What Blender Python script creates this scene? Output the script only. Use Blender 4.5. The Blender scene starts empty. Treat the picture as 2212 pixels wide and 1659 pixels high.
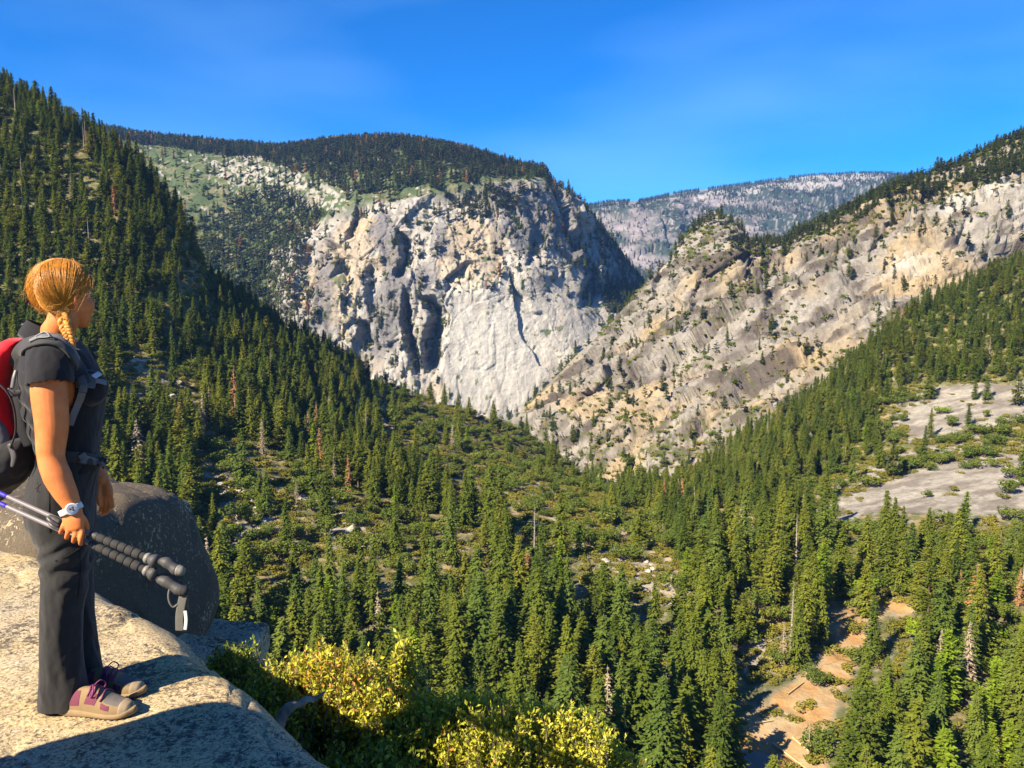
import bpy, bmesh, math, random
import numpy as np
from mathutils import Vector, Matrix

# ------------------------------------------------------------------ camera, sky, sun, exposure
SC = bpy.context.scene
COL = SC.collection
W0, H0, F0 = 2212.0, 1659.0, 1736.0          # size the photograph was measured at, and its focal length in those pixels
CX, CY, HORIZON = W0 / 2, H0 / 2, 640.0
PITCH = math.atan((CY - HORIZON) / F0)
CAM = np.array([0.0, 0.0, 1.6])
cam_d = bpy.data.cameras.new('camera')
cam_d.sensor_width = 36.0
cam_d.lens = 36.0 * F0 / W0
cam_d.clip_start = 0.05
cam_d.clip_end = 40000
cam = bpy.data.objects.new('camera', cam_d)
COL.objects.link(cam)
cam.location = CAM
cam.rotation_euler = (math.pi / 2 - PITCH, 0, 0)
SC.camera = cam

SUN_AZ = math.radians(48)      # measured from straight behind the camera towards its left
SUN_EL = math.radians(37)
to_sun = Vector((-math.sin(SUN_AZ) * math.cos(SUN_EL), -math.cos(SUN_AZ) * math.cos(SUN_EL), math.sin(SUN_EL)))
sun_d = bpy.data.lights.new('sun', 'SUN')
sun_d.energy = 5.0
sun_d.angle = math.radians(0.53)
sun_d.color = (1.0, 0.87, 0.66)
sun = bpy.data.objects.new('sun', sun_d)
COL.objects.link(sun)
sun.rotation_euler = to_sun.to_track_quat('Z', 'Y').to_euler()

world = bpy.data.worlds.new('World')
SC.world = world
world.use_nodes = True
wt = world.node_tree
wt.nodes.clear()
w_out = wt.nodes.new('ShaderNodeOutputWorld')
w_bg = wt.nodes.new('ShaderNodeBackground')
w_sky = wt.nodes.new('ShaderNodeTexSky')
w_sky.sky_type = 'NISHITA'
w_sky.sun_disc = False
w_sky.sun_elevation = SUN_EL
w_sky.sun_rotation = math.atan2(to_sun.x, to_sun.y)
w_sky.altitude = 2000
w_sky.air_density = 1.0
w_sky.dust_density = 0.15
w_sky.ozone_density = 4.0
w_hsv = wt.nodes.new('ShaderNodeHueSaturation')
w_hsv.inputs['Hue'].default_value = 0.512
w_hsv.inputs['Saturation'].default_value = 1.7
w_hsv.inputs['Value'].default_value = 1.0
# faint veils of smoke: soft, wide streaks anywhere in the sky
w_tc = wt.nodes.new('ShaderNodeTexCoord')
w_map = wt.nodes.new('ShaderNodeMapping')
w_map.inputs['Scale'].default_value = (1.3, 1.3, 4.5)
w_map.inputs['Rotation'].default_value = (0.0, 0.16, 0.5)
w_noise = wt.nodes.new('ShaderNodeTexNoise')
w_noise.inputs['Scale'].default_value = 1.5
w_noise.inputs['Detail'].default_value = 3
w_noise.inputs['Roughness'].default_value = 0.45
w_ramp = wt.nodes.new('ShaderNodeValToRGB')
w_ramp.color_ramp.elements[0].position = 0.42
w_ramp.color_ramp.elements[0].color = (0, 0, 0, 1)
w_ramp.color_ramp.elements[1].position = 0.78
w_ramp.color_ramp.elements[1].color = (0.20, 0.20, 0.20, 1)
w_mix = wt.nodes.new('ShaderNodeMixRGB')
w_mix.inputs['Color2'].default_value = (4.0, 6.4, 9.4, 1)
L = wt.links.new
L(w_tc.outputs['Generated'], w_map.inputs['Vector'])
L(w_map.outputs['Vector'], w_noise.inputs['Vector'])
L(w_noise.outputs['Fac'], w_ramp.inputs['Fac'])
L(w_sky.outputs['Color'], w_hsv.inputs['Color'])
L(w_ramp.outputs['Color'], w_mix.inputs['Fac'])
L(w_hsv.outputs['Color'], w_mix.inputs['Color1'])
L(w_mix.outputs['Color'], w_bg.inputs['Color'])
w_bg.inputs['Strength'].default_value = 0.064
L(w_bg.outputs['Background'], w_out.inputs['Surface'])

SC.view_settings.view_transform = 'Standard'
SC.view_settings.look = 'None'
SC.view_settings.exposure = 1.68
SC.view_settings.gamma = 1.0
SC.render.engine = 'CYCLES'
SC.cycles.use_denoising = True
SC.cycles.denoiser = 'OPENIMAGEDENOISE'
SC.cycles.max_bounces = 4
SC.cycles.diffuse_bounces = 2
SC.cycles.glossy_bounces = 2
SC.cycles.transmission_bounces = 3
SC.cycles.volume_bounces = 0
SC.cycles.transparent_max_bounces = 6
SC.cycles.caustics_reflective = False
SC.cycles.caustics_refractive = False

rng = np.random.default_rng(7)
random.seed(7)

# ------------------------------------------------------------------ helpers
CP, SP = math.cos(PITCH), math.sin(PITCH)

def at(x, y, Y):
    """Point(s) of the place seen at photo pixel (x, y), at forward distance Y."""
    x = np.asarray(x, float); y = np.asarray(y, float); Y = np.asarray(Y, float)
    a = (x - CX) / F0; b = (CY - y) / F0
    dy = CP + b * SP
    dz = -SP + b * CP
    k = Y / dy
    return np.stack(np.broadcast_arrays(CAM[0] + a * k, CAM[1] + Y, CAM[2] + dz * k), -1)

def proj(P):
    P = np.asarray(P, float) - CAM
    f = P[..., 1] * CP - P[..., 2] * SP
    u = P[..., 1] * SP + P[..., 2] * CP
    f = np.where(f < 0.01, 0.01, f)
    return CX + F0 * P[..., 0] / f, CY - F0 * u / f

def _h(ix, iy, iz, seed):
    h = (ix.astype(np.uint32) * np.uint32(374761393) + iy.astype(np.uint32) * np.uint32(668265263)
         + iz.astype(np.uint32) * np.uint32(2147483647) + np.uint32(seed * 144269 + 12345))
    h = (h ^ (h >> np.uint32(13))) * np.uint32(1274126177)
    h = (h ^ (h >> np.uint32(16))) * np.uint32(2246822519)
    return h ^ (h >> np.uint32(15))

def _h2(h):
    h = (h ^ np.uint32(0x9E3779B9)) * np.uint32(2654435761)
    return h ^ (h >> np.uint32(14))

def _r(h):
    return (h & np.uint32(0xFFFFFF)).astype(np.float64) / float(0xFFFFFF)

def noise(P, scale=1.0, seed=0):
    """Gradient noise, about -1..1."""
    P = np.moveaxis(np.asarray(P, np.float32), -1, 0) / np.float32(scale)
    i = np.floor(P).astype(np.int32); f = P - i
    u = f * f * f * (f * (f * 6 - 15) + 10)
    out = np.zeros(P.shape[1:], np.float32)
    k5 = np.float32(1 / 511.5)
    for dx in (0, 1):
        wx = u[0] if dx else 1 - u[0]
        for dy in (0, 1):
            wy = u[1] if dy else 1 - u[1]
            for dz in (0, 1):
                wz = u[2] if dz else 1 - u[2]
                h = _h(i[0] + dx, i[1] + dy, i[2] + dz, seed)
                gx = (h & np.uint32(1023)).astype(np.float32) * k5 - 1
                gy = ((h >> np.uint32(10)) & np.uint32(1023)).astype(np.float32) * k5 - 1
                gz = ((h >> np.uint32(20)) & np.uint32(1023)).astype(np.float32) * k5 - 1
                out += wx * wy * wz * (gx * (f[0] - dx) + gy * (f[1] - dy) + gz * (f[2] - dz))
    return out * np.float32(1.5)

def fbm(P, scale=1.0, octaves=4, seed=0, gain=0.5, ridged=False):
    out = 0; a = 1.0; n = 0
    for o in range(octaves):
        v = noise(P, scale / 2 ** o, seed + o * 17)
        if ridged: v = 1 - 2 * np.abs(v)
        out = out + a * v; n += a; a *= gain
    return out / n

def facets(P, scale=1.0, seed=0):
    """Angular broken-rock relief: each cell is a tilted plane. Returns value about -1..1."""
    P = np.asarray(P, np.float32) / np.float32(scale)
    i = np.floor(P).astype(np.int32)
    P = np.moveaxis(P, -1, 0).copy(); i = np.moveaxis(i, -1, 0).copy()
    sh = P.shape[1:]
    best = np.full(sh, 9.0, np.float32); val = np.zeros(sh, np.float32)
    k = np.float32(1 / 127.5)
    for dx in (-1, 0, 1):
        for dy in (-1, 0, 1):
            for dz in (-1, 0, 1):
                a, b, c = i[0] + dx, i[1] + dy, i[2] + dz
                h = _h(a, b, c, seed); h2 = _h2(h)
                f = lambda w, s_: ((w >> np.uint32(s_)) & np.uint32(255)).astype(np.float32)
                vx = P[0] - a - f(h, 0) / np.float32(255); vy = P[1] - b - f(h, 8) / np.float32(255); vz = P[2] - c - f(h, 16) / np.float32(255)
                d = vx * vx + vy * vy + vz * vz
                m = d < best
                v = np.float32(0.55) * (f(h2, 24) * k - 1) + np.float32(0.8) * ((f(h2, 0) * k - 1) * vx + (f(h2, 8) * k - 1) * vy + (f(h2, 16) * k - 1) * vz)
                best = np.where(m, d, best); val = np.where(m, v, val)
    return val

def inside(poly, x, y):
    """Point-in-polygon for arrays."""
    x = np.asarray(x, float); y = np.asarray(y, float)
    r = np.zeros(x.shape, bool)
    n = len(poly)
    for k in range(n):
        x1, y1 = poly[k]; x2, y2 = poly[(k + 1) % n]
        if y1 == y2: continue
        c = ((y1 > y) != (y2 > y)) & (x < (x2 - x1) * (y - y1) / (y2 - y1) + x1)
        r ^= c
    return r

def tag(o, label=None, cat=None, group=None, kind=None):
    if label: o['label'] = label
    if cat: o['category'] = cat
    if group: o['group'] = group
    if kind: o['kind'] = kind
    return o

def link(name, data, mat=None, parent=None):
    o = bpy.data.objects.new(name, data)
    COL.objects.link(o)
    if mat is not None and hasattr(data, 'materials') and len(data.materials) == 0:
        data.materials.append(mat)
    if parent is not None: o.parent = parent
    return o

def empty(name, loc=(0, 0, 0), parent=None):
    o = bpy.data.objects.new(name, None)
    o.empty_display_size = 0.2
    COL.objects.link(o)
    o.location = loc
    if parent is not None: o.parent = parent
    return o

def mesh_np(name, V, F, smooth=True):
    """Mesh from arrays; F is (n,3) or (n,4)."""
    V = np.ascontiguousarray(V, np.float32); F = np.ascontiguousarray(F, np.int32)
    me = bpy.data.meshes.new(name)
    me.vertices.add(len(V)); me.vertices.foreach_set('co', V.ravel())
    k = F.shape[1]
    me.loops.add(F.size); me.loops.foreach_set('vertex_index', F.ravel())
    me.polygons.add(len(F))
    me.polygons.foreach_set('loop_start', np.arange(0, F.size, k, dtype=np.int32))
    me.polygons.foreach_set('loop_total', np.full(len(F), k, np.int32))
    me.polygons.foreach_set('use_smooth', np.full(len(F), smooth))
    me.update(calc_edges=True)
    me.validate()
    return me

def add_attr(me, name, arr, kind='FLOAT_COLOR'):
    a = me.attributes.new(name, kind, 'POINT')
    a.data.foreach_set('color' if kind == 'FLOAT_COLOR' else 'value', np.ascontiguousarray(arr, np.float32).ravel())

def grid_faces(nr, nc, close=False):
    r = np.arange(nr - 1)[:, None]; c = np.arange(nc if close else nc - 1)[None, :]
    a = r * nc + c; b = r * nc + (c + 1) % nc
    return np.stack([a, b, b + nc, a + nc], -1).reshape(-1, 4)

class NT:
    """Small helper to wire a procedural material."""
    def __init__(s, name, rough=0.9, spec=0.2):
        s.m = bpy.data.materials.new(name); s.m.use_nodes = True
        s.t = s.m.node_tree; s.n = s.t.nodes
        s.b = s.n['Principled BSDF']; s.b.inputs['Roughness'].default_value = rough
        s.b.inputs['Specular IOR Level'].default_value = spec
        s.out = s.n['Material Output']
    def L(s, a, b): s.t.links.new(a, b)
    def new(s, t, **k):
        n = s.n.new(t)
        for key, v in k.items(): setattr(n, key, v)
        return n
    def coord(s, kind='Object', scale=(1, 1, 1), rot=(0, 0, 0)):
        tc = s.new('ShaderNodeTexCoord'); mp = s.new('ShaderNodeMapping')
        mp.inputs['Scale'].default_value = scale; mp.inputs['Rotation'].default_value = rot
        s.L(tc.outputs[kind], mp.inputs['Vector']); return mp.outputs['Vector']
    def noise(s, vec, scale, detail=4, rough=0.55, out='Fac'):
        n = s.new('ShaderNodeTexNoise'); n.inputs['Scale'].default_value = scale
        n.inputs['Detail'].default_value = detail; n.inputs['Roughness'].default_value = rough
        if vec is not None: s.L(vec, n.inputs['Vector'])
        return n.outputs[out]
    def voronoi(s, vec, scale, feature='F1', out='Distance'):
        n = s.new('ShaderNodeTexVoronoi', feature=feature); n.inputs['Scale'].default_value = scale
        if vec is not None: s.L(vec, n.inputs['Vector'])
        return n.outputs[out]
    def ramp(s, fac, stops):
        n = s.new('ShaderNodeValToRGB'); e = n.color_ramp.elements
        while len(e) < len(stops): e.new(0.5)
        for k, (p, c) in enumerate(stops):
            e[k].position = p; e[k].color = tuple(c) + (1,) if len(c) == 3 else c
        s.L(fac, n.inputs['Fac']); return n.outputs['Color']
    def mix(s, fac, a, b, mode='MIX'):
        n = s.new('ShaderNodeMixRGB', blend_type=mode)
        for inp, v in (('Fac', fac), ('Color1', a), ('Color2', b)):
            if isinstance(v, (int, float)): n.inputs[inp].default_value = v
            elif isinstance(v, tuple): n.inputs[inp].default_value = v + (1,) if len(v) == 3 else v
            else: s.L(v, n.inputs[inp])
        return n.outputs['Color']
    def math(s, op, a, b=0.0):
        n = s.new('ShaderNodeMath', operation=op)
        for k, v in enumerate((a, b)):
            if isinstance(v, (int, float)): n.inputs[k].default_value = v
            else: s.L(v, n.inputs[k])
        return n.outputs[0]
    def attr(s, name):
        n = s.new('ShaderNodeAttribute', attribute_name=name)
        sep = s.new('ShaderNodeSeparateColor'); s.L(n.outputs['Color'], sep.inputs['Color'])
        return sep.outputs['Red'], sep.outputs['Green'], sep.outputs['Blue'], n.outputs['Alpha']
    def bump(s, h, strength=0.5, dist=0.1):
        n = s.new('ShaderNodeBump'); n.inputs['Strength'].default_value = strength
        n.inputs['Distance'].default_value = dist
        s.L(h, n.inputs['Height']); s.L(n.outputs['Normal'], s.b.inputs['Normal'])
    def color(s, c):
        if isinstance(c, tuple): s.b.inputs['Base Color'].default_value = c + (1,)
        else: s.L(c, s.b.inputs['Base Color'])
        return s

# ------------------------------------------------------------------ landforms
def smooth1(a, k):
    if k <= 0: return a
    w = np.exp(-0.5 * (np.arange(-3 * k, 3 * k + 1) / k) ** 2); w /= w.sum()
    p = np.pad(a, 3 * k, mode='edge')
    return np.convolve(p, w, mode='valid')

def loft(levels, x0, x1, nc, rows, soft=(), gap=0):
    """A hillside lofted through level lines [(pixel x, pixel y, distance)...], front to back."""
    xs = np.linspace(x0, x1, nc)
    ys, Ys = [], []
    for k, lv in enumerate(levels):
        lv = sorted(lv); lx = [p[0] for p in lv]
        s = soft[k] if k < len(soft) else 6
        ys.append(smooth1(np.interp(xs, lx, [p[1] for p in lv]), s))
        Ys.append(smooth1(np.log(np.interp(xs, lx, [p[2] for p in lv])), 14))
    ys = np.array(ys); Ys = np.array(Ys)
    n = len(levels)
    def tang(A):
        T = np.zeros_like(A)
        T[1:-1] = (A[2:] - A[:-2]) / 2
        d = np.diff(A, axis=0)
        T[1:-1] = np.where(d[1:] * d[:-1] <= 0, 0, np.sign(T[1:-1]) * np.minimum(np.abs(T[1:-1]), 2.2 * np.minimum(np.abs(d[1:]), np.abs(d[:-1]))))
        T[0] = d[0]; T[-1] = d[-1]
        return T
    Ty, TY = tang(ys), tang(Ys)
    py, pY = [], []
    for k in range(n - 1):
        t = np.linspace(0, 1, rows[k], endpoint=(k == n - 2))[:, None]
        h00 = 2 * t**3 - 3 * t**2 + 1; h10 = t**3 - 2 * t**2 + t; h01 = -2 * t**3 + 3 * t**2; h11 = t**3 - t**2
        py.append(h00 * ys[k] + h10 * Ty[k] + h01 * ys[k + 1] + h11 * Ty[k + 1])
        pY.append(h00 * Ys[k] + h10 * TY[k] + h01 * Ys[k + 1] + h11 * TY[k + 1])
    py = np.concatenate(py); pY = np.exp(np.concatenate(pY))
    return at(np.broadcast_to(xs, py.shape), py, pY), np.broadcast_to(xs, py.shape), py

def normals(P):
    du = np.gradient(P, axis=1); dv = np.gradient(P, axis=0)
    n = np.cross(du, dv)
    n /= np.linalg.norm(n, axis=-1, keepdims=True) + 1e-9
    s = np.sign((n * (CAM + np.array([0, 0, 400.0]) - P)).sum(-1, keepdims=True)); s[s == 0] = 1
    return n * np.where(np.median(s) < 0, -1, 1)

def soft_in(poly, x, y, w, P, seed=0, sc=None):
    """Ragged-edged polygon mask 0..1."""
    sc = sc or w * 2
    q = np.stack([x, y, np.zeros_like(x)], -1)
    jx = noise(q, sc, seed) + 0.5 * noise(q, sc / 3, seed + 5)
    jy = noise(q, sc, seed + 1) + 0.5 * noise(q, sc / 3, seed + 6)
    return inside(poly, x + jx * w, y + jy * w).astype(float)

def blur(m, k):
    for ax in (0, 1):
        pad = [(0, 0), (0, 0)]; pad[ax] = (k, k)
        c_ = np.cumsum(np.pad(m, pad, mode='edge'), axis=ax)
        z_ = np.zeros_like(np.take(c_, [0], axis=ax)); c_ = np.concatenate([z_, c_], axis=ax)
        n_ = m.shape[ax]
        m = (np.take(c_, range(2 * k, 2 * k + n_), axis=ax) - np.take(c_, range(0, n_), axis=ax)) / (2 * k)
    return m

def step_back(P, x, y, line, depth, width, away=np.array([0.15, 1.0, 0.0])):
    """A cleft: right of the line the face stands back by depth, coming forward again over width pixels."""
    ly = [p[1] for p in line]; lx = [p[0] for p in line]
    q = np.stack([x, y, np.zeros_like(x)], -1)
    xl = np.interp(y, ly, lx) + noise(q, 24, 77) * 7 + noise(q, 9, 78) * 3
    t = np.clip((y - ly[0]) / (ly[-1] - ly[0]), 0, 1)
    env = np.clip(np.minimum(t / 0.18, (1 - t) / 0.18), 0, 1) * ((y > ly[0]) & (y < ly[-1]))
    k = (x - xl) / width
    prof = np.where(k > 0, np.clip(1 - k, 0, 1) ** 0.8, np.clip(1 + k * width / 3.5, 0, 1))
    return P + away * (depth * env * prof)[..., None]

def land(name, P, mat, mask):
    nr, nc = P.shape[:2]
    me = mesh_np(name, P.reshape(-1, 3), grid_faces(nr, nc))
    add_attr(me, 'mask', mask.reshape(-1, 4))
    o = link(name, me, mat)
    tag(o, kind='structure')
    return o

def granite_land(name, scale, light, warm, stain, veg, soil, bump=1.0, bscale=1.0):
    n = NT(name, 0.92, 0.15)
    v = n.coord('Object')
    vs = n.coord('Object', (1, 1, 0.22))
    R, G, B, A = n.attr('mask')
    big = n.noise(v, 0.012 * scale, 5, 0.6)
    fine = n.noise(v, 0.09 * scale, 6, 0.7)
    streak = n.noise(vs, 0.05 * scale, 5, 0.65)
    base = n.ramp(big, [(0.3, tuple(c * 0.72 for c in light)), (0.52, light), (0.75, tuple(min(1, c * 1.18) for c in light))])
    base = n.mix(n.ramp(streak, [(0.46, (0, 0, 0)), (0.66, (0.75, 0.75, 0.75))]), base, tuple(c * 0.62 for c in light))
    base = n.mix(G, base, n.mix(n.ramp(n.noise(v, 0.022 * scale, 5, 0.65), [(0.38, (0, 0, 0)), (0.62, (1, 1, 1))]), n.mix(fine, warm, tuple(c * 0.6 for c in warm)), n.mix(fine, (0.41, 0.31, 0.18), (0.32, 0.23, 0.125))))
    base = n.mix(B, base, n.mix(streak, stain, tuple(c * 1.8 for c in stain)))
    base = n.mix(A, base, n.mix(fine, (0.35, 0.34, 0.315), (0.45, 0.435, 0.40)))
    base = n.mix(0.55, base, n.ramp(fine, [(0.3, (0.5, 0.5, 0.5)), (0.7, (1.0, 1.0, 1.0))]), 'MULTIPLY')
    vc = n.mix(fine, veg, tuple(c * 1.7 for c in veg))
    vc = n.mix(n.ramp(n.noise(v, 0.03 * scale, 3), [(0.5, (0, 0, 0)), (0.62, (1, 1, 1))]), vc, soil)
    base = n.mix(R, base, vc)
    n.color(base)
    h = n.math('ADD', n.noise(v, 0.05 * scale * bscale, 8, 0.68), n.math('MULTIPLY', n.voronoi(n.coord('Object', (1, 1, 0.5)), 0.04 * scale * bscale), 0.5))
    n.bump(h, 0.8, 9.0 / scale * bump)
    return n.m

# --- far mountains on the horizon
lev = [
    [(1100, 700, 4600), (2500, 700, 4600)],
    [(1100, 560, 5400), (1300, 560, 5400), (1500, 560, 5400), (2500, 560, 5400)],
    [(1100, 500, 6200), (1300, 480, 6000), (1450, 460, 6000), (1550, 480, 6200), (1750, 470, 6300), (2500, 470, 6300)],
    [(1100, 455, 7600), (1280, 444, 7600), (1330, 437, 7600), (1390, 435, 7600), (1450, 420, 7700), (1550, 407, 7800), (1650, 394, 7900), (1750, 381, 8000), (1850, 374, 8000), (1920, 376, 8000), (2050, 384, 8000), (2500, 400, 8000)],
    [(1100, 480, 9500), (2500, 430, 9500)]]
P, px, py = loft(lev, 1120, 2420, 420, [50, 70, 70, 20], (4, 6, 6, 3, 4))
N = normals(P)
rel = fbm(P * np.array([1, 1, 0.6]), 900, 5, 3, ridged=True) * 90 + facets(P * np.array([1, 1, .7]), 260, 4) * 45 + facets(P, 90, 5) * 20
fade = np.clip((py - np.interp(px, [p[0] for p in lev[3]], [p[1] for p in lev[3]])) / 40, 0.12, 1)
P = P + N * (rel * fade)[..., None]
fo = fbm(P * np.array([1, 1, 2.5]), 700, 4, 21)
v = np.clip((fo + 0.22 + 0.35 * np.clip((500 - py) / 120, -1, 1) * (px > 1560)) * 5, 0, 1)
q = np.stack([px, py, px * 0], -1)
v *= (noise(q, 6, 31) + noise(q, 2.7, 32) > -0.35)
top_white = inside([(1800, 360), (1935, 365), (1900, 402), (1680, 420), (1500, 440), (1520, 420), (1700, 398)], px + noise(q, 30, 9) * 12, py + noise(q, 14, 8) * 9)
v = np.where(top_white & (noise(q, 9, 44) > -0.25), v * 0.1, v)
M = np.zeros(P.shape[:2] + (4,)); M[..., 0] = v; M[..., 2] = np.clip(fbm(P * np.array([1, 1, 0.2]), 300, 3, 55) * 3 - 0.6, 0, 0.8)
M[..., 3] = top_white * 0.5
mat_far = granite_land('far_granite', 0.35, (0.23, 0.205, 0.21), (0.25, 0.21, 0.18), (0.11, 0.105, 0.11), (0.022, 0.033, 0.026), (0.032, 0.042, 0.032))
land('far_mountain', P, mat_far, M)
FAR = (P, px, py)

# --- the granite massif across the valley
SKY_B = [(60, 280, 3250), (150, 284, 3250), (250, 288, 3200), (300, 300, 3150), (400, 310, 3100), (500, 320, 3050), (600, 328, 3000), (690, 316, 3000), (740, 311, 3000), (800, 307, 2980), (850, 306, 2950), (900, 311, 2900), (1000, 331, 2800), (1100, 357, 2700), (1160, 371, 2620), (1184, 376, 2600), (1190, 392, 2600), (1212, 408, 2620), (1240, 430, 2680), (1262, 455, 2750), (1290, 484, 2820), (1320, 518, 2900), (1345, 556, 2960), (1370, 588, 3000), (1395, 618, 3050), (1410, 650, 3080), (1450, 660, 3150), (1600, 680, 3300)]
lev = [
    [(60, 1000, 1450), (600, 1000, 1800), (900, 1000, 1950), (1110, 1000, 2000), (1300, 960, 2050), (1450, 900, 2250), (1600, 860, 2450)],
    [(60, 760, 1800), (500, 760, 1950), (620, 780, 2020), (700, 790, 2020), (900, 800, 2040), (1110, 800, 2060), (1250, 760, 2110), (1340, 730, 2250), (1420, 740, 2500), (1600, 760, 2700)],
    [(60, 560, 2150), (500, 580, 2230), (600, 600, 2200), (700, 590, 2130), (900, 570, 2130), (1050, 560, 2160), (1160, 560, 2210), (1240, 560, 2300), (1300, 600, 2450), (1370, 650, 2720), (1420, 690, 2850), (1600, 720, 2950)],
    [(60, 430, 2500), (450, 470, 2420), (560, 500, 2380), (640, 505, 2320), (720, 460, 2280), (780, 440, 2270), (850, 436, 2260), (915, 424, 2270), (1040, 400, 2310), (1120, 392, 2350), (1165, 388, 2400), (1190, 400, 2450), (1240, 440, 2530), (1290, 496, 2680), (1345, 568, 2840), (1395, 632, 2960), (1420, 670, 3020), (1600, 696, 3150)],
    [(x, y + (18 if x < 1160 else 4), Y - 320 if x < 1100 else Y - 60) for x, y, Y in SKY_B],
    SKY_B,
    [(x, y + 25, Y + 500) for x, y, Y in SKY_B]]
P, px, py = loft(lev, 80, 1580, 690, [50, 130, 130, 60, 30, 12], (8, 8, 8, 4, 3, 2, 4))
q = np.stack([px, py, px * 0], -1)
N = normals(P)
edge_y = np.interp(px, [p[0] for p in lev[3]], [p[1] for p in lev[3]])
left_y = np.interp(px, [60, 560, 600, 640, 700, 760, 800], [0, 0, 560, 520, 470, 440, 0])     # the meadow side has no cliff
cliff = np.clip((py - edge_y + 6) / 18, 0, 1) * np.clip((px + noise(q, 60, 3) * 22 - 585 + (py - 560) * 0.1) / 35, 0, 1)
cs = P * np.array([1, 1, 0.35])
warp = np.stack([fbm(P, 90, 2, 18), fbm(P, 90, 2, 19), fbm(P, 90, 2, 20)], -1) * 26
rel = (fbm(cs, 320, 3, 11, ridged=True) * 20 + facets(cs + warp, 190, 12) * 30 + facets((P + warp * 0.5) * np.array([1, 1, .4]), 70, 13) * 9 + facets((P + warp * 0.3) * np.array([1, 1, .45]), 28, 14) * 4.2 + facets(P * np.array([1, 1, .6]), 12, 9) * 2.2)
crk = np.minimum(np.abs(noise((P + warp * 0.4) * np.array([1, 1, .16]), 60, 22)) / 0.035, 1); crk2 = np.minimum(np.abs(noise((P + warp * 0.6) * np.array([.45, .45, 1.1]), 95, 23)) / 0.03, 1)
rel = rel - (1 - crk) * 6.0 - (1 - crk2) * 4.0
calm = inside([(960, 640), (1110, 650), (1200, 600), (1300, 660), (1320, 700), (1180, 850), (1110, 890), (960, 860), (940, 740)], px + noise(q, 40, 5) * 20, py + noise(q, 40, 6) * 20)
rel = rel * (1 - 0.70 * blur(calm.astype(float), 12))
rel_hill = fbm(P, 260, 5, 16) * 22 + facets(P, 40, 17) * 3
P = P + N * (rel * cliff + rel_hill * (1 - cliff) * np.clip((py - np.interp(px, [p[0] for p in SKY_B], [p[1] for p in SKY_B])) / 40, 0.1, 1))[..., None]
for line, d, w in [
        ([(858, 500), (868, 560), (850, 612)], 60, 34), ([(872, 628), (868, 700), (884, 770), (900, 822)], 75, 22),
        ([(905, 640), (926, 690), (912, 750), (914, 815)], 105, 46), ([(768, 690), (782, 752)], 55, 30),
        ([(1232, 470), (1244, 560), (1250, 672)], 150, 44), ([(1282, 500), (1292, 570), (1308, 660)], 170, 44), ([(1328, 540), (1338, 600), (1346, 640)], 110, 34),
        ([(700, 520), (735, 560), (720, 610)], 36, 30), ([(640, 520), (668, 555), (655, 590)], 45, 26), ([(770, 440), (745, 490), (740, 520)], 34, 30),
        ([(1120, 430), (1150, 500), (1130, 590)], 34, 40), ([(1010, 560), (960, 610), (965, 640)], 34, 36),
        ([(1190, 398), (1214, 450), (1222, 500)], 45, 30), ([(800, 560), (790, 640), (800, 690)], 30, 40)]:
    P = step_back(P, px, py, line, d, w)
M = np.zeros(P.shape[:2] + (4,))
skyy = np.interp(px, [p[0] for p in SKY_B], [p[1] for p in SKY_B])
hill = 1 - cliff
rocks = soft_in([(440, 340), (560, 335), (640, 370), (760, 420), (720, 450), (560, 420), (450, 395)], px, py, 26, P, 3) * (noise(q, 12, 14) + 0.6 * noise(q, 5, 15) > 0.0)
rocks2 = (noise(q, 8, 24) + 0.8 * noise(q, 20, 25) > 0.62)
M[..., 0] = hill * np.where((rocks > 0) | rocks2, 0.12, 1.0)
lowcut = soft_in([(600, 600), (760, 560), (790, 760), (640, 760)], px, py, 18, P, 33)
M[..., 0] = np.maximum(M[..., 0], cliff * 0.85 * (noise(q, 26, 41) + 0.7 * noise(q, 9, 42) > 0.62 - 0.25 * lowcut))
M[..., 1] = np.clip(soft_in([(730, 480), (820, 470), (780, 640), (740, 740), (650, 660), (690, 560)], px, py, 25, P, 5) * 0.45 + soft_in([(960, 480), (1010, 455), (1110, 500), (1090, 600), (1000, 640), (940, 590), (960, 530)], px, py, 18, P, 6) * 0.5
                    + np.clip(fbm(P, 120, 3, 51) * 3 - 0.7, 0, 0.6), 0, 0.85) * cliff
M[..., 2] = np.clip(fbm(P * np.array([1, 1, .18]), 90, 4, 52) * 3.4 - 0.15 + 0.45 * soft_in([(1190, 400), (1260, 440), (1400, 640), (1300, 660), (1230, 620), (1130, 560), (1120, 480)], px, py, 22, P, 8)
                    + 0.6 * soft_in([(830, 600), (930, 600), (930, 800), (850, 780), (780, 660)], px, py, 22, P, 9), 0, 0.8) * cliff * np.where(calm, 0.25, 1)
M[..., 3] = np.clip(soft_in([(930, 620), (1120, 600), (1180, 690), (1150, 800), (1110, 895), (1000, 870), (930, 830), (950, 720)], px, py, 26, P, 10) * 0.6 + calm * 0.2, 0, 1) * cliff
M[..., 3] = blur(M[..., 3], 14) * (0.75 + 0.5 * fbm(P * np.array([1, 1, .3]), 60, 3, 53)); M[..., 2] = np.maximum(M[..., 2], blur(M[..., 2], 2) * 0.9)
mat_massif = granite_land('massif_granite', 0.9, (0.345, 0.32, 0.29), (0.41, 0.31, 0.185), (0.085, 0.082, 0.088), (0.040, 0.056, 0.022), (0.12, 0.115, 0.060))
land('granite_massif', P, mat_massif, M)
MAS = (P, px, py, cliff)

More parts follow.
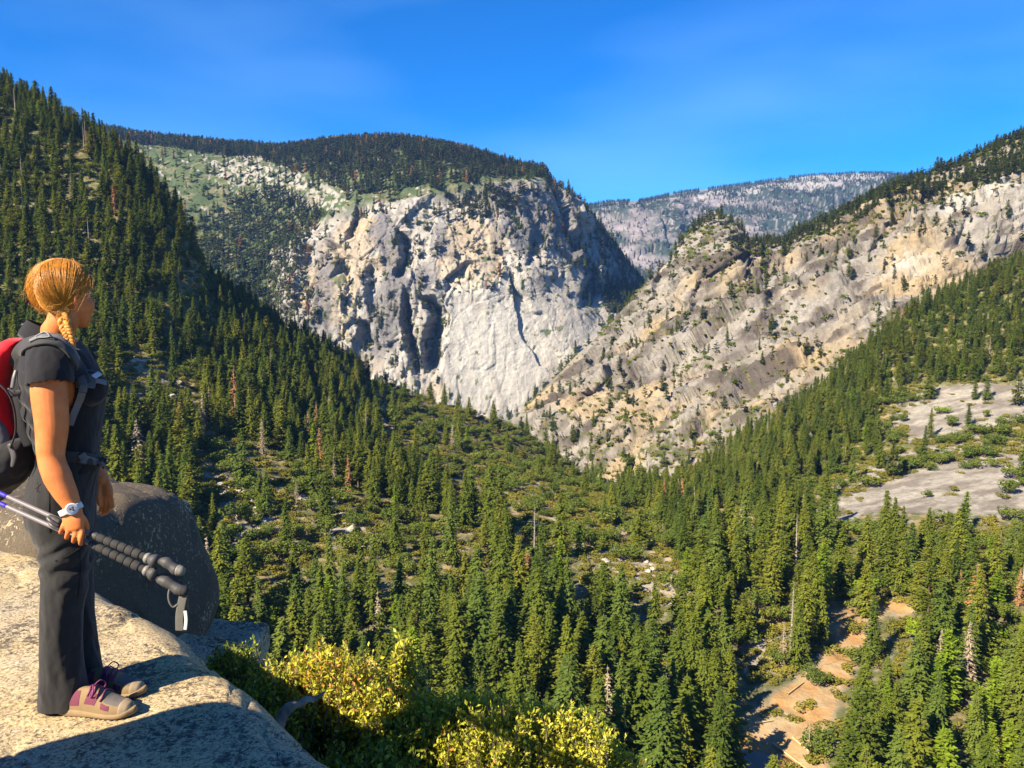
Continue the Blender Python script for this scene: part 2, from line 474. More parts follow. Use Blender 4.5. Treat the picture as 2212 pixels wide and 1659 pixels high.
# --- the rocky ridge on the far right side of the valley
SKY_C = [(1030, 985, 1500), (1085, 930, 1480), (1110, 905, 1460), (1130, 884, 1460), (1180, 834, 1480), (1240, 774, 1500), (1290, 734, 1510), (1330, 694, 1530), (1370, 644, 1540), (1410, 604, 1550), (1450, 564, 1560), (1470, 524, 1560), (1500, 496, 1560), (1530, 473, 1560), (1555, 466, 1560), (1580, 476, 1560), (1600, 506, 1560), (1612, 530, 1560), (1650, 530, 1560), (1700, 527, 1540), (1720, 512, 1530), (1760, 492, 1520), (1800, 476, 1500), (1850, 452, 1480), (1900, 424, 1450), (1950, 402, 1430), (2000, 388, 1410), (2050, 368, 1400), (2100, 348, 1390), (2150, 324, 1380), (2212, 298, 1380), (2300, 262, 1380), (2500, 190, 1380)]
lev = [
    [(1030, 1100, 1150), (1220, 1090, 1040), (1400, 1130, 900), (1560, 1120, 850), (1700, 1050, 830), (1900, 930, 830), (2212, 820, 880), (2500, 780, 900)],
    [(1030, 1000, 1350), (1110, 950, 1330), (1220, 930, 1240), (1400, 950, 1080), (1560, 930, 1020), (1700, 850, 1000), (1900, 740, 1010), (2050, 660, 1040), (2212, 610, 1080), (2500, 560, 1080)],
    [(1030, 992, 1440), (1110, 915, 1420), (1220, 840, 1400), (1330, 760, 1380), (1450, 720, 1340), (1560, 680, 1300), (1700, 650, 1250), (1900, 560, 1200), (2050, 500, 1190), (2212, 460, 1190), (2500, 400, 1190)],
    [(x, y + 22 if x < 2000 else y + 60, Y - 60) for x, y, Y in SKY_C],
    SKY_C,
    [(x, y + 40, Y + 260) for x, y, Y in SKY_C]]
P, px, py = loft(lev, 1040, 2440, 660, [60, 110, 130, 40, 14], (8, 8, 8, 3, 2, 4))
q = np.stack([px, py, px * 0], -1)
N = normals(P)
skyy = np.interp(px, [p[0] for p in SKY_C], [p[1] for p in SKY_C])
# beds and joints run down to the left: stretch the relief along that direction
dip = np.stack([P[..., 0] * 0.42 + P[..., 2] * 0.10 + P[..., 1] * 0.2, P[..., 1], P[..., 2] * 1.0 - P[..., 0] * 0.72], -1)
fade = np.clip((py - skyy + 2) / 45, 0.15, 1)
rel = (fbm(dip, 260, 4, 61, ridged=True) * 20 + facets(dip, 110, 62) * 26 + facets(dip, 46, 63) * 17 + facets(dip * np.array([1, 1, 1.3]), 20, 64) * 9.0 + facets(P, 9, 66) * 3.5)
P = P + N * (rel * fade)[..., None]
for line, d, w in [([(1606, 540), (1580, 600), (1520, 640)], 12, 30), ([(1960, 430), (1900, 520), (1870, 560)], 22, 60), ([(2120, 420), (2090, 480), (2060, 540)], 12, 60),
                   ([(1480, 520), (1460, 600), (1400, 680)], 12, 30), ([(1360, 730), (1330, 820), (1240, 900)], 22, 50), ([(1530, 620), (1500, 700), (1480, 760)], 18, 50), ([(1700, 560), (1690, 640), (1640, 720)], 14, 60)]:
    P = step_back(P, px, py, line, d, w, np.array([0.5, 0.8, 0.0]))
M = np.zeros(P.shape[:2] + (4,))
u1 = (px * 0.62 + py * 0.78); u2 = (py * 0.62 - px * 0.5)
qs = np.stack([u1 * 0.9, (px * 0.8 - py * 0.0) * 0 + (py + px * 0.62), px * 0], -1)      # along / across the beds
bed = noise(np.stack([(px - py) * 0.16, (py + px * 0.60), px * 0], -1), 34, 71) + 0.6 * noise(np.stack([(px - py) * 0.2, (py + px * 0.60), px * 0], -1), 13, 72)
band = soft_in([(1480, 700), (1560, 600), (1720, 530), (1900, 450), (1880, 560), (1760, 640), (1640, 740), (1540, 800)], px, py, 20, P, 14)
M[..., 2] = np.clip(bed * 1.9 + 0.08 + 0.45 * band, 0, 0.9)
M[..., 1] = np.clip(fbm(P, 130, 3, 74) * 2.6 - 0.08 + 0.55 * soft_in([(1880, 480), (1950, 400), (2080, 380), (2040, 420), (1960, 480), (1900, 540)], px, py, 14, P, 15)
                    + 0.35 * soft_in([(1240, 900), (1500, 780), (1600, 820), (1560, 960), (1400, 1000), (1260, 980)], px, py, 25, P, 17), 0, 0.8)
M[..., 3] = np.clip(0.55 * soft_in([(2030, 440), (2212, 420), (2212, 520), (2050, 560), (1950, 640), (1900, 600), (1990, 520)], px, py, 22, P, 16) + fbm(P, 90, 3, 75) * 1.4 - 0.5, 0, 0.7)
topg = soft_in([(1985, 380), (2212, 380), (2500, 360), (2500, 150), (2212, 200), (1990, 330)], px, py, 14, P, 18)
vegn = noise(q, 15, 76) + 0.8 * noise(q, 6, 77) + 0.5 * bed + 0.7 * noise(q, 75, 78) - 0.12
lowv = np.clip((py - np.interp(px, [1100, 1300, 1600, 1900, 2212], [900, 900, 820, 690, 560])) / 120, 0, 1)
knob = soft_in([(1440, 590), (1490, 480), (1560, 455), (1605, 520), (1560, 560), (1480, 610)], px, py, 10, P, 19)
M[..., 0] = np.clip((vegn > 0.72 - 0.55 * lowv - 0.6 * topg - 0.45 * knob - 0.2 * band) * 0.9, 0, 1)
mat_ridge = granite_land('ridge_granite', 1.7, (0.25, 0.23, 0.205), (0.32, 0.255, 0.165), (0.050, 0.041, 0.036), (0.045, 0.052, 0.020), (0.17, 0.13, 0.07), 1.2)
land('granite_ridge', P, mat_ridge, M)
RDG = (P, px, py)

# --- the near valley: forested hillside on the left, spur, valley floor and the slabs on the right
SKY_M = [(-500, 60, 1000), (-300, 110, 950), (-100, 165, 920), (0, 205, 900), (60, 232, 900), (130, 270, 890), (200, 304, 880), (250, 340, 870), (300, 378, 860), (330, 418, 850), (375, 470, 840), (405, 505, 830), (440, 575, 820), (458, 625, 810), (560, 700, 850), (620, 730, 880), (700, 770, 900), (800, 826, 920), (900, 862, 950), (1000, 890, 980), (1080, 918, 1000), (1120, 935, 1020), (1180, 975, 1080), (1250, 1025, 1120), (1350, 1078, 1060), (1420, 1075, 950), (1500, 1040, 900), (1600, 965, 920), (1750, 880, 930), (1900, 745, 950), (1960, 695, 960), (2060, 645, 1000), (2212, 570, 1060), (2400, 530, 1060), (2700, 480, 1060)]
lev = [
    [(-500, 2300, 130), (1100, 2300, 150), (2700, 2300, 150)],
    [(-500, 1700, 215), (700, 1760, 215), (1400, 1750, 215), (2000, 1740, 215), (2700, 1740, 215)],
    [(-500, 1440, 270), (700, 1480, 275), (1600, 1480, 280), (2200, 1490, 280), (2700, 1490, 280)],
    [(-500, 1180, 370), (300, 1230, 370), (900, 1250, 375), (1500, 1260, 375), (2200, 1260, 375), (2700, 1260, 375)],
    [(-500, 930, 430), (0, 980, 430), (300, 1020, 455), (700, 1060, 480), (1100, 1090, 530), (1400, 1120, 560), (1560, 1130, 540), (1750, 1120, 530), (2000, 1060, 540), (2212, 1010, 560), (2700, 960, 560)],
    [(-500, 640, 600), (0, 720, 600), (300, 800, 580), (600, 850, 640), (800, 905, 720), (1000, 965, 780), (1120, 1000, 830), (1250, 1045, 850), (1400, 1085, 800), (1560, 1065, 700), (1700, 995, 710), (1900, 910, 720), (2212, 835, 720), (2700, 800, 720)],
    [(x, y + (14 if x < 1120 else 4), Y - 50) for x, y, Y in SKY_M],
    SKY_M,
    [(x, y + 60, Y + 170) for x, y, Y in SKY_M]]
P, px, py = loft(lev, -480, 2660, 620, [16, 40, 60, 70, 70, 120, 20, 14], (10, 10, 10, 10, 10, 8, 4, 2, 4))
q = np.stack([px, py, px * 0], -1)
N = normals(P)
skyy = np.interp(px, [p[0] for p in SKY_M], [p[1] for p in SKY_M])
fade = np.clip((py - skyy) / 60, 0.08, 1)
SLABS = [[(1740, 1110), (1850, 1060), (1990, 1010), (2120, 985), (2300, 960), (2300, 1110), (2060, 1120), (1930, 1110), (1800, 1130)],
         [(1905, 930), (1960, 850), (2030, 830), (2230, 825), (2230, 900), (2100, 960), (1990, 960)],
         [(1900, 1000), (2000, 960), (2150, 960), (2130, 985), (1950, 1020), (1780, 1080), (1760, 1060)]]
slab = np.zeros_like(px)
for s in SLABS: slab = np.maximum(slab, soft_in(s, px, py, 14, P, 80))
rel = fbm(P, 110, 5, 81) * 7 + facets(P, 22, 82) * 1.6
P = P + N * (rel * fade * np.where(slab > 0, 0.45, 1))[..., None]
P = step_back(P, px, py, [(404, 470), (430, 530), (456, 612)], 70, 60)
# creek bed with a pool, lower right
POOL = [(1588, 1600), (1640, 1580), (1710, 1600), (1735, 1640), (1760, 1720), (1640, 1760), (1590, 1680)]
CREEK = [(1790, 1310), (1860, 1300), (1975, 1305), (1985, 1335), (1900, 1345), (1862, 1400), (1838, 1480), (1800, 1540), (1775, 1580), (1790, 1660), (1800, 1760), (1560, 1760), (1585, 1640), (1600, 1560), (1640, 1530), (1700, 1480), (1770, 1440), (1808, 1380)]
creek = np.clip(blur(soft_in(CREEK, px, py, 24, P, 83, 30), 2) * 1.2, 0, 1)
poolm = np.exp(-(((px - 1650) / 75) ** 2 + ((py - 1650) / 55) ** 2))
P[..., 2] -= 5.0 * np.clip(poolm * 1.4, 0, 1)
pool2 = np.exp(-(((px - 1590) / 34) ** 2 + ((py - 1160) / 20) ** 2))
P[..., 2] -= 6.0 * np.clip(pool2 * 1.3, 0, 1)
SPUR = [(790, 838), (850, 832), (930, 838), (980, 900), (1020, 930), (1000, 990), (940, 985), (880, 930), (830, 890), (780, 870)]
BARE = [[(430, 985), (470, 975), (560, 1040), (600, 1120), (560, 1190), (500, 1180), (480, 1100), (440, 1040)], [(640, 1040), (720, 1080), (760, 1110), (700, 1110), (600, 1060)],
        [(1060, 1040), (1180, 1110), (1310, 1180), (1400, 1210), (1480, 1290), (1440, 1310), (1330, 1240), (1200, 1160), (1090, 1090)],
        [(280, 780), (330, 790), (410, 840), (420, 870), (370, 870), (300, 820)], [(690, 1120), (760, 1130), (840, 1180), (800, 1210), (700, 1160)],
        [(1600, 1380), (1700, 1370), (1690, 1440), (1620, 1470)], [(1550, 1110), (1625, 1100), (1640, 1135), (1560, 1150)], [(330, 540), (440, 590), (450, 620), (390, 600)], [(225, 830), (300, 840), (310, 860), (240, 850)]]
spur = soft_in(SPUR, px, py, 16, P, 84)
SPUR_ALL = [(770, 830), (900, 820), (1090, 900), (1180, 960), (1330, 1060), (1420, 1130), (1500, 1230), (1500, 1330), (1380, 1290), (1200, 1190), (1060, 1090), (960, 1010), (860, 960), (790, 890)]
spur = np.maximum(spur, soft_in(SPUR_ALL, px, py, 12, P, 184) * (noise(np.stack([px * 0.5 - py * 0.2, py - px * 0.45, px * 0], -1), 15, 185) + 0.5 * noise(q, 7, 186) > 0.12))
bare = np.zeros_like(px)
for k, s in enumerate(BARE): bare = np.maximum(bare, soft_in(s, px, py, 16, P, 85 + k))
M = np.zeros(P.shape[:2] + (4,))
ledge = noise(q, 20, 91) + 0.7 * noise(q, 8, 92)
lhill = (px < 470) & (py < 720)
M[..., 0] = np.clip(0.95 - 0.9 * np.maximum.reduce([slab, creek, spur * (ledge > -0.35), bare * (ledge > -0.25), (ledge > 0.55) * 0.8]) , 0, 1)
M[..., 0] = np.where((slab > 0) & (noise(np.stack([px * .35, py, px * 0], -1), 9, 95) > 0.8), 0.8, M[..., 0])
M[..., 1] = np.clip(creek * 0.9 + spur * 0.55 + bare * 0.2 + soft_in([(1540, 1090), (1640, 1090), (1640, 1150), (1550, 1150)], px, py, 6, P, 96) * 0.7, 0, 1)
M[..., 2] = np.clip(slab * np.clip(noise(np.stack([px * 0.12, py + px * 0.16, px * 0], -1), 11, 97) * 2.0 + 0.9 * noise(np.stack([px * 0.2, py + px * 0.16, px * 0], -1), 4, 99) + 0.22, 0, 0.8) + 0.35 * (slab == 0) * (ledge > 0.55), 0, 1)
M[..., 3] = np.clip(bare * 0.35 * (noise(q, 7, 98) > 0), 0, 1)
mat_valley = granite_land('valley_ground', 4.0, (0.30, 0.275, 0.235), (0.43, 0.225, 0.07), (0.095, 0.080, 0.070), (0.060, 0.062, 0.022), (0.20, 0.155, 0.075), 0.5)
land('valley_ground', P, mat_valley, M)
VAL = (P, px, py, dict(slab=slab, creek=creek, spur=spur, bare=bare))

# the pool and the pond: still, dark green water
def water(name, cx_, cy_, Y, rx, ry, col):
    c = at(cx_, cy_, Y)
    n = 40
    a = np.linspace(0, 2 * math.pi, n, endpoint=False)
    k = 1 + 0.14 * np.sin(3 * a + 1) + 0.08 * np.sin(5 * a)
    V = np.concatenate([[c], c + np.stack([np.cos(a) * rx * k, np.sin(a) * ry * k, a * 0], -1)])
    F = np.array([[0, 1 + i, 1 + (i + 1) % n] for i in range(n)])
    m = NT(name, 0.08, 0.5).color(col)
    m.bump(m.noise(m.coord('Object', (1, 1, 1)), 0.8, 3), 0.25, 0.05)
    tag(link(name, mesh_np(name, V, F), m.m), kind='structure')
water('creek_pool', 1650, 1648, 236.5, 9, 6, (0.10, 0.045, 0.012))
water('pond', 1590, 1172, 512.0, 8, 26, (0.012, 0.03, 0.022))

# --- a bald granite dome just showing behind the crown of the massif
c = at(738, 318, 5200)
a, b = np.meshgrid(np.linspace(0, 2 * math.pi, 40, endpoint=False), np.linspace(0.01, math.pi / 2, 14))
V = c + np.stack([np.cos(a) * np.sin(b) * 150, np.sin(a) * np.sin(b) * 150, np.cos(b) * 66], -1)
V = V + (fbm(V, 60, 3, 130) * 6)[..., None]
M = np.zeros(V.shape[:2] + (4,)); M[..., 3] = 0.6
me = mesh_np('granite_dome', V.reshape(-1, 3), grid_faces(14, 40, True)); add_attr(me, 'mask', M.reshape(-1, 4))
tag(link('granite_dome', me, mat_far), kind='structure')

# --- the blue air of the valley
def haze_box():
    lo = np.array([-3500.0, -200.0, -520.0]); hi = np.array([7600.0, 10000.0, 1500.0])
    V = np.array([[(lo, hi)[i][0], (lo, hi)[j][1], (lo, hi)[k][2]] for i in (0, 1) for j in (0, 1) for k in (0, 1)])
    F = np.array([[0, 1, 3, 2], [4, 6, 7, 5], [0, 4, 5, 1], [2, 3, 7, 6], [0, 2, 6, 4], [1, 5, 7, 3]])
    m = bpy.data.materials.new('haze'); m.use_nodes = True; t = m.node_tree; t.nodes.clear()
    o = t.nodes.new('ShaderNodeOutputMaterial'); v = t.nodes.new('ShaderNodeVolumePrincipled')
    v.inputs['Color'].default_value = (0.20, 0.45, 1.0, 1); v.inputs['Density'].default_value = 2.6e-5; v.inputs['Anisotropy'].default_value = 0.1
    t.links.new(v.outputs['Volume'], o.inputs['Volume'])
    tag(link('haze', mesh_np('haze', V, F, False), m), kind='stuff')
haze_box()

# ------------------------------------------------------------------ trees and shrubs
def foliage_mat(name, cols, transl=0.22, rough=0.75):
    """Leaf and needle material: colour varies from plant to plant and clump to clump."""
    n = NT(name, rough, 0.12)
    oi = n.new('ShaderNodeObjectInfo')
    v = n.coord('Object')
    k = n.math('ADD', n.math('MULTIPLY', oi.outputs['Random'], 0.75), n.math('MULTIPLY', n.noise(v, 0.45, 3), 0.45))
    c = n.ramp(k, [(0.15, cols[0]), (0.55, cols[1]), (1.0, cols[2])])
    n.color(c)
    tr = n.new('ShaderNodeBsdfTranslucent')
    n.L(n.mix(1.0, c, (1.0, 1.0, 0.45), 'MULTIPLY'), tr.inputs['Color'])
    mx = n.new('ShaderNodeMixShader'); mx.inputs['Fac'].default_value = transl
    n.L(n.b.outputs['BSDF'], mx.inputs[1]); n.L(tr.outputs['BSDF'], mx.inputs[2])
    n.L(mx.outputs['Shader'], n.out.inputs['Surface'])
    return n.m

def bark_mat(name, a, b):
    n = NT(name, 0.95, 0.1)
    v = n.coord('Object', (1, 1, 0.15))
    n.color(n.ramp(n.noise(v, 6, 5), [(0.35, a), (0.65, b)]))
    return n.m

FOL = {
    'dark': foliage_mat('needles_dark_green', [(0.058, 0.088, 0.013), (0.094, 0.126, 0.016), (0.132, 0.158, 0.020)], 0.36),
    'olive': foliage_mat('needles_olive', [(0.094, 0.120, 0.015), (0.138, 0.162, 0.018), (0.180, 0.192, 0.024)], 0.36),
    'blue': foliage_mat('needles_blue_green', [(0.070, 0.108, 0.020), (0.106, 0.148, 0.025), (0.142, 0.178, 0.030)], 0.36),
    'bright': foliage_mat('needles_bright_green', [(0.125, 0.20, 0.016), (0.175, 0.25, 0.018), (0.215, 0.28, 0.022)], 0.4),
    'rust': foliage_mat('needles_rust_brown', [(0.21, 0.095, 0.040), (0.30, 0.15, 0.065), (0.34, 0.19, 0.09)], 0.15),
    'gray': foliage_mat('twigs_grey_brown', [(0.20, 0.15, 0.10), (0.26, 0.20, 0.14), (0.31, 0.25, 0.18)], 0.0),
    'shrub': foliage_mat('leaves_olive_shrub', [(0.120, 0.120, 0.019), (0.170, 0.164, 0.025), (0.225, 0.195, 0.033)], 0.3),
    'oak': foliage_mat('leaves_green_oak', [(0.070, 0.102, 0.017), (0.104, 0.138, 0.021), (0.142, 0.164, 0.027)], 0.3),
    'farfir': foliage_mat('needles_far_forest', [(0.030, 0.044, 0.014), (0.048, 0.062, 0.018), (0.074, 0.076, 0.026)], 0.1),
}
BARK = bark_mat('bark_brown', (0.060, 0.040, 0.028), (0.14, 0.095, 0.065))
DEADBARK = bark_mat('bark_grey', (0.17, 0.14, 0.115), (0.32, 0.28, 0.24))

def cone_tube(pts, rad, sides=6):
    """Tapered tube through points: (V, F quads)."""
    pts = np.asarray(pts, float); n = len(pts)
    V = []; 
    for i in range(n):
        t = pts[min(i + 1, n - 1)] - pts[max(i - 1, 0)]
        t = t / (np.linalg.norm(t) + 1e-9)
        a = np.cross(t, [0.13, 0.97, 0.2]); a /= np.linalg.norm(a) + 1e-9; b = np.cross(t, a)
        for s in range(sides):
            w = 2 * math.pi * s / sides
            V.append(pts[i] + rad[i] * (a * math.cos(w) + b * math.sin(w)))
    return np.array(V), grid_faces(n, sides, True)

class Acc:
    def __init__(s): s.V = []; s.F = []; s.n = 0
    def add(s, V, F):
        s.V.append(np.asarray(V, float)); s.F.append(np.asarray(F) + s.n); s.n += len(V)
    def mesh(s, name, smooth=False):
        return mesh_np(name, np.concatenate(s.V), np.concatenate(s.F), smooth)

def conifer(name, seed, h=30.0, rad=4.0, levels=30, per=6, clumps=6, kind='fir', fol='dark', base=0.10, size=0.62):
    """Trunk mesh and crown mesh of one conifer, foot at the origin."""
    r = np.random.default_rng(seed)
    bend = r.normal(0, 0.25, 2)
    T = Acc()
    zs = np.linspace(0, h, 7)
    T.add(*cone_tube([(bend[0] * (z / h) ** 2, bend[1] * (z / h) ** 2, z) for z in zs], [0.016 * h * (1 - z / h) ** 0.9 + 0.03 for z in zs], 6))
    C = Acc(); quads = []
    side_gap = r.uniform(0, 2 * math.pi)
    for i in range(levels):
        t = base + (1 - base) * (i + r.uniform(-0.35, 0.35)) / levels
        t = min(max(t, base), 0.99)
        prof = {'fir': (1 - t) ** 0.80, 'cedar': (1 - t) ** 0.55 * (1 - 0.15 * (t < base + 0.1)), 'pine': math.sin(min(1, (1 - t) * 1.35) * math.pi / 2) ** 0.9 * (0.75 + 0.25 * math.sin(t * 17 + seed)),
                'dead': (1 - t) ** 0.75, 'snag': (1 - t) ** 0.6 * 0.6}[kind]
        if t < base + 0.12: prof *= 0.55 + 0.45 * (t - base) / 0.12
        for k in range(per):
            a = r.uniform(0, 2 * math.pi)
            l = rad * prof * r.uniform(0.62, 1.12)
            if kind == 'pine' and r.random() < 0.25: continue
            if abs((a - side_gap + math.pi) % (2 * math.pi) - math.pi) < 0.5 and r.random() < 0.4: l *= 0.6
            z0 = t * h
            droop = {'fir': -0.22, 'cedar': 0.12, 'pine': 0.05, 'dead': -0.3, 'snag': -0.2}[kind] + r.normal(0, 0.10)
            ca, sa = math.cos(a), math.sin(a)
            if kind in ('dead', 'snag') or (kind == 'pine' and k % 2 == 0):
                V, F = cone_tube([(0, 0, z0), (ca * l * .5, sa * l * .5, z0 + droop * l * .3), (ca * l, sa * l, z0 + droop * l)], [0.07, 0.05, 0.012], 3)
                if kind == 'pine': T.add(V, F)
                else: C.add(V, F)
            if kind == 'snag': continue
            m = max(2, int(clumps * (0.35 + 0.65 * l / rad)))
            for j in range(m):
                s = (j + r.uniform(0.1, 0.9)) / m
                if kind == 'dead' and r.random() < 0.35: continue
                if kind == 'pine': s = 0.35 + 0.65 * s
                d = l * s
                jit = r.normal(0, 0.16 + 0.10 * (kind == 'pine'), 3) * (0.5 + s) * rad / 4
                c = np.array([ca * d, sa * d, z0 + droop * d * s]) + jit
                sz = size * r.uniform(0.6, 1.25) * (0.75 + 0.5 * (1 - s)) * (0.6 + 0.4 * min(1, l / rad * 1.6))
                if kind == 'dead': sz *= 0.55
                # a flattened spray of needles pointing outwards and down
                out = np.array([ca, sa, droop * 1.3 + r.normal(0, .25)]); out /= np.linalg.norm(out)
                sd = np.array([-sa, ca, r.normal(0, 0.35)]); sd /= np.linalg.norm(sd)
                up = np.cross(out, sd)
                tip = c + out * sz * 1.25 - up * 0 
                quads.append((c - out * sz * 0.5, c + sd * sz * 0.62 + up * sz * r.uniform(-.3, .12), tip + np.array([0, 0, -0.22 * sz]), c - sd * sz * 0.62 + up * sz * r.uniform(-.3, .12)))
    if quads:
        Q = np.array(quads).reshape(-1, 3)
        C.add(Q, np.arange(len(Q)).reshape(-1, 4))
    if kind in ('fir', 'cedar'):     # the leading shoot
        C.add(*cone_tube([(bend[0], bend[1], h * 0.955), (bend[0], bend[1], h * 1.01)], [0.22, 0.02], 5))
    tm = T.mesh(name + '_trunk', True); tm.materials.append(DEADBARK if kind in ('dead', 'snag') else BARK)
    cm = C.mesh(name + '_crown'); cm.materials.append(DEADBARK if kind == 'snag' else FOL[fol])
    return tm, cm

def leafy(name, seed, rad=2.5, h=3.0, n=700, size=0.22, fol='shrub', trunk=0.0, lumps=7):
    """Round shrub or broadleaf tree: leaf-sized faces spread through several uneven lumps."""
    r = np.random.default_rng(seed)
    C = Acc(); quads = []
    cs = [(np.array([r.normal(0, .42) * rad, r.normal(0, .42) * rad, trunk + h * r.uniform(.25, .75)]), r.uniform(.35, .62)) for _ in range(lumps)]
    for i in range(n):
        c, k = cs[r.integers(len(cs))]
        d = r.normal(0, 1, 3); d /= np.linalg.norm(d)
        p = c + d * np.array([rad, rad, h * 0.62]) * k * r.uniform(0.55, 1.06) ** 0.6
        p[2] = max(p[2], 0.05 + trunk * 0.7)
        nn = d * 0.7 + r.normal(0, .6, 3); nn /= np.linalg.norm(nn)
        a = np.cross(nn, r.normal(0, 1, 3)); a /= np.linalg.norm(a); b = np.cross(nn, a)
        s = size * r.uniform(.6, 1.3)
        quads.append((p - a * s, p + b * s * .6, p + a * s, p - b * s * .6))
    Q = np.array(quads).reshape(-1, 3)
    C.add(Q, np.arange(len(Q)).reshape(-1, 4))
    cm = C.mesh(name + '_crown'); cm.materials.append(FOL[fol])
    T = Acc()
    for c, k in cs[:4]:
        T.add(*cone_tube([(0, 0, -.2), (c[0] * .3, c[1] * .3, c[2] * .5), tuple(c)], [0.05 * rad, 0.035 * rad, 0.012 * rad], 5))
    tm = T.mesh(name + '_trunk', True); tm.materials.append(BARK)
    return tm, cm

PROTO = {}
def recolour(me, fol, name):
    m = me.copy(); m.name = name; m.materials.clear(); m.materials.append(FOL[fol]); return m
_f = [conifer('fir_a', 1, 30, 5.2, 40, 9, 13, 'fir', size=0.66), conifer('fir_b', 2, 33, 6.0, 42, 9, 14, 'fir', base=0.05, size=0.70), conifer('fir_c', 3, 25, 4.7, 34, 9, 12, 'fir', base=0.07, size=0.64)]
_p = [conifer('pine_a', 4, 31, 6.2, 26, 9, 17, 'pine', 'olive', base=0.20, size=0.85), conifer('pine_b', 5, 27, 5.8, 24, 9, 17, 'pine', 'olive', base=0.14, size=0.82)]
_c = [conifer('cedar_a', 6, 25, 3.9, 32, 10, 7, 'cedar', 'bright', base=0.03, size=0.8), conifer('cedar_b', 7, 20, 3.3, 28, 10, 6, 'cedar', 'bright', base=0.02, size=0.75)]
_d = [conifer('dead_a', 8, 27, 4.0, 28, 8, 9, 'dead', 'rust', base=0.06, size=1.15), conifer('dead_b', 9, 25, 3.6, 26, 7, 7, 'dead', 'gray', base=0.08, size=0.8)]
_s = [conifer('snag_a', 10, 27, 2.6, 20, 4, 0, 'snag', base=0.25), conifer('snag_b', 11, 22, 1.8, 14, 4, 0, 'snag', base=0.35)]
for i, (t, c) in enumerate(_f):
    for f in ('dark', 'olive', 'blue'):
        PROTO['fir_%s_%d' % (f, i)] = (t, c if f == 'dark' else recolour(c, f, 'fir_%d_%s' % (i, f)), (30, 33, 25)[i], 5.4)
for i, (t, c) in enumerate(_p):
    PROTO['pine_olive_%d' % i] = (t, c, (31, 27)[i], 5.8)
    PROTO['pine_dark_%d' % i] = (t, recolour(c, 'dark', 'pine_%d_dark' % i), (31, 27)[i], 5.8)
for i, (t, c) in enumerate(_c): PROTO['cedar_bright_%d' % i] = (t, c, (25, 20)[i], 3.7)
PROTO['dead_rust_0'] = _d[0] + (27, 3.8); PROTO['dead_gray_0'] = _d[1] + (25, 3.4)
PROTO['snag_gray_0'] = _s[0] + (27, 2.0); PROTO['snag_gray_1'] = _s[1] + (22, 1.4)
for i in range(3):
    PROTO['shrub_shrub_%d' % i] = leafy('shrub_%d' % i, 20 + i, 2.6, 2.6, 420, 0.34, 'shrub') + (3.0, 2.6)
    PROTO['oak_oak_%d' % i] = leafy('oak_%d' % i, 30 + i, 4.0, 6.0, 900, 0.42, 'oak', 2.2, 9) + (8.5, 4.0)
for i in range(2):
    PROTO['oak_bright_%d' % i] = (PROTO['oak_oak_%d' % i][0], recolour(PROTO['oak_oak_%d' % i][1], 'bright', 'oak_bright_%d' % i), 8.5, 4.0)
# light versions for the far slopes
_g = [conifer('far_fir_a', 12, 26, 4.6, 14, 6, 3, 'fir', size=1.8), conifer('far_fir_b', 13, 22, 4.2, 12, 6, 3, 'fir', size=1.7), conifer('far_pine', 14, 24, 4.8, 10, 7, 4, 'pine', base=0.12, size=2.0)]
for i, (t, c) in enumerate(_g):
    PROTO['far_dark_%d' % i] = (t, recolour(c, 'farfir', 'far_dark_%d' % i), (26, 22, 25)[i], 3.5)
PROTO['far_rust_0'] = (_g[0][0], recolour(_g[0][1], 'rust', 'far_rust'), 26, 3.4)
PROTO['far_blue_0'] = (_g[1][0], recolour(_g[1][1], 'blue', 'far_blue'), 22, 3.4)
PROTO['far_shrub_0'] = leafy('far_shrub', 40, 3.0, 2.8, 70, 0.9, 'shrub', 0, 5) + (3.0, 3.0)
PROTO['far_oak_0'] = leafy('far_oak', 41, 4.0, 5.0, 90, 1.1, 'oak', 0.6, 6) + (5.5, 4.0)

def scatter(P, px, py, spacing, prob, seed):
    """Points on a landform, about `spacing` apart on the map, kept with probability prob(px, py, pos)."""
    r = np.random.default_rng(seed)
    A = P[:-1, :-1]; B = P[:-1, 1:]; Cc = P[1:, :-1]; D = P[1:, 1:]
    ab = B - A; ac = Cc - A
    area = np.linalg.norm(np.cross(ab, ac), axis=-1)
    sp2 = spacing * spacing if np.isscalar(spacing) else spacing[:-1, :-1] ** 2
    lam = np.minimum(area / sp2 * 2.2, 40)
    cnt = r.poisson(lam)
    idx = np.repeat(np.arange(cnt.size), cnt.ravel())
    if len(idx) == 0: return np.zeros((0, 3))
    u = r.random((len(idx), 1)); w = r.random((len(idx), 1))
    a, b, c, d = (z.reshape(-1, 3)[idx] for z in (A, B, Cc, D))
    pos = (1 - u) * (1 - w) * a + u * (1 - w) * b + (1 - u) * w * c + u * w * d
    x, y = proj(pos)
    keep = r.random(len(pos)) < prob(x, y, pos)
    pos = pos[keep]
    pos = pos[r.permutation(len(pos))]
    spc = spacing if np.isscalar(spacing) else None
    out = []; cell = {}
    for p in pos:
        s = spc if spc else 7.0
        g = (int(p[0] // s), int(p[1] // s))
        ok = True
        for ddx in (-1, 0, 1):
            for ddy in (-1, 0, 1):
                for o_ in cell.get((g[0] + ddx, g[1] + ddy), ()):
                    if (o_[0] - p[0]) ** 2 + (o_[1] - p[1]) ** 2 + 0.35 * (o_[2] - p[2]) ** 2 < s * s * 0.72: ok = False; break
                if not ok: break
            if not ok: break
        if ok:
            cell.setdefault(g, []).append(p); out.append(p)
    return np.array(out) if out else np.zeros((0, 3))

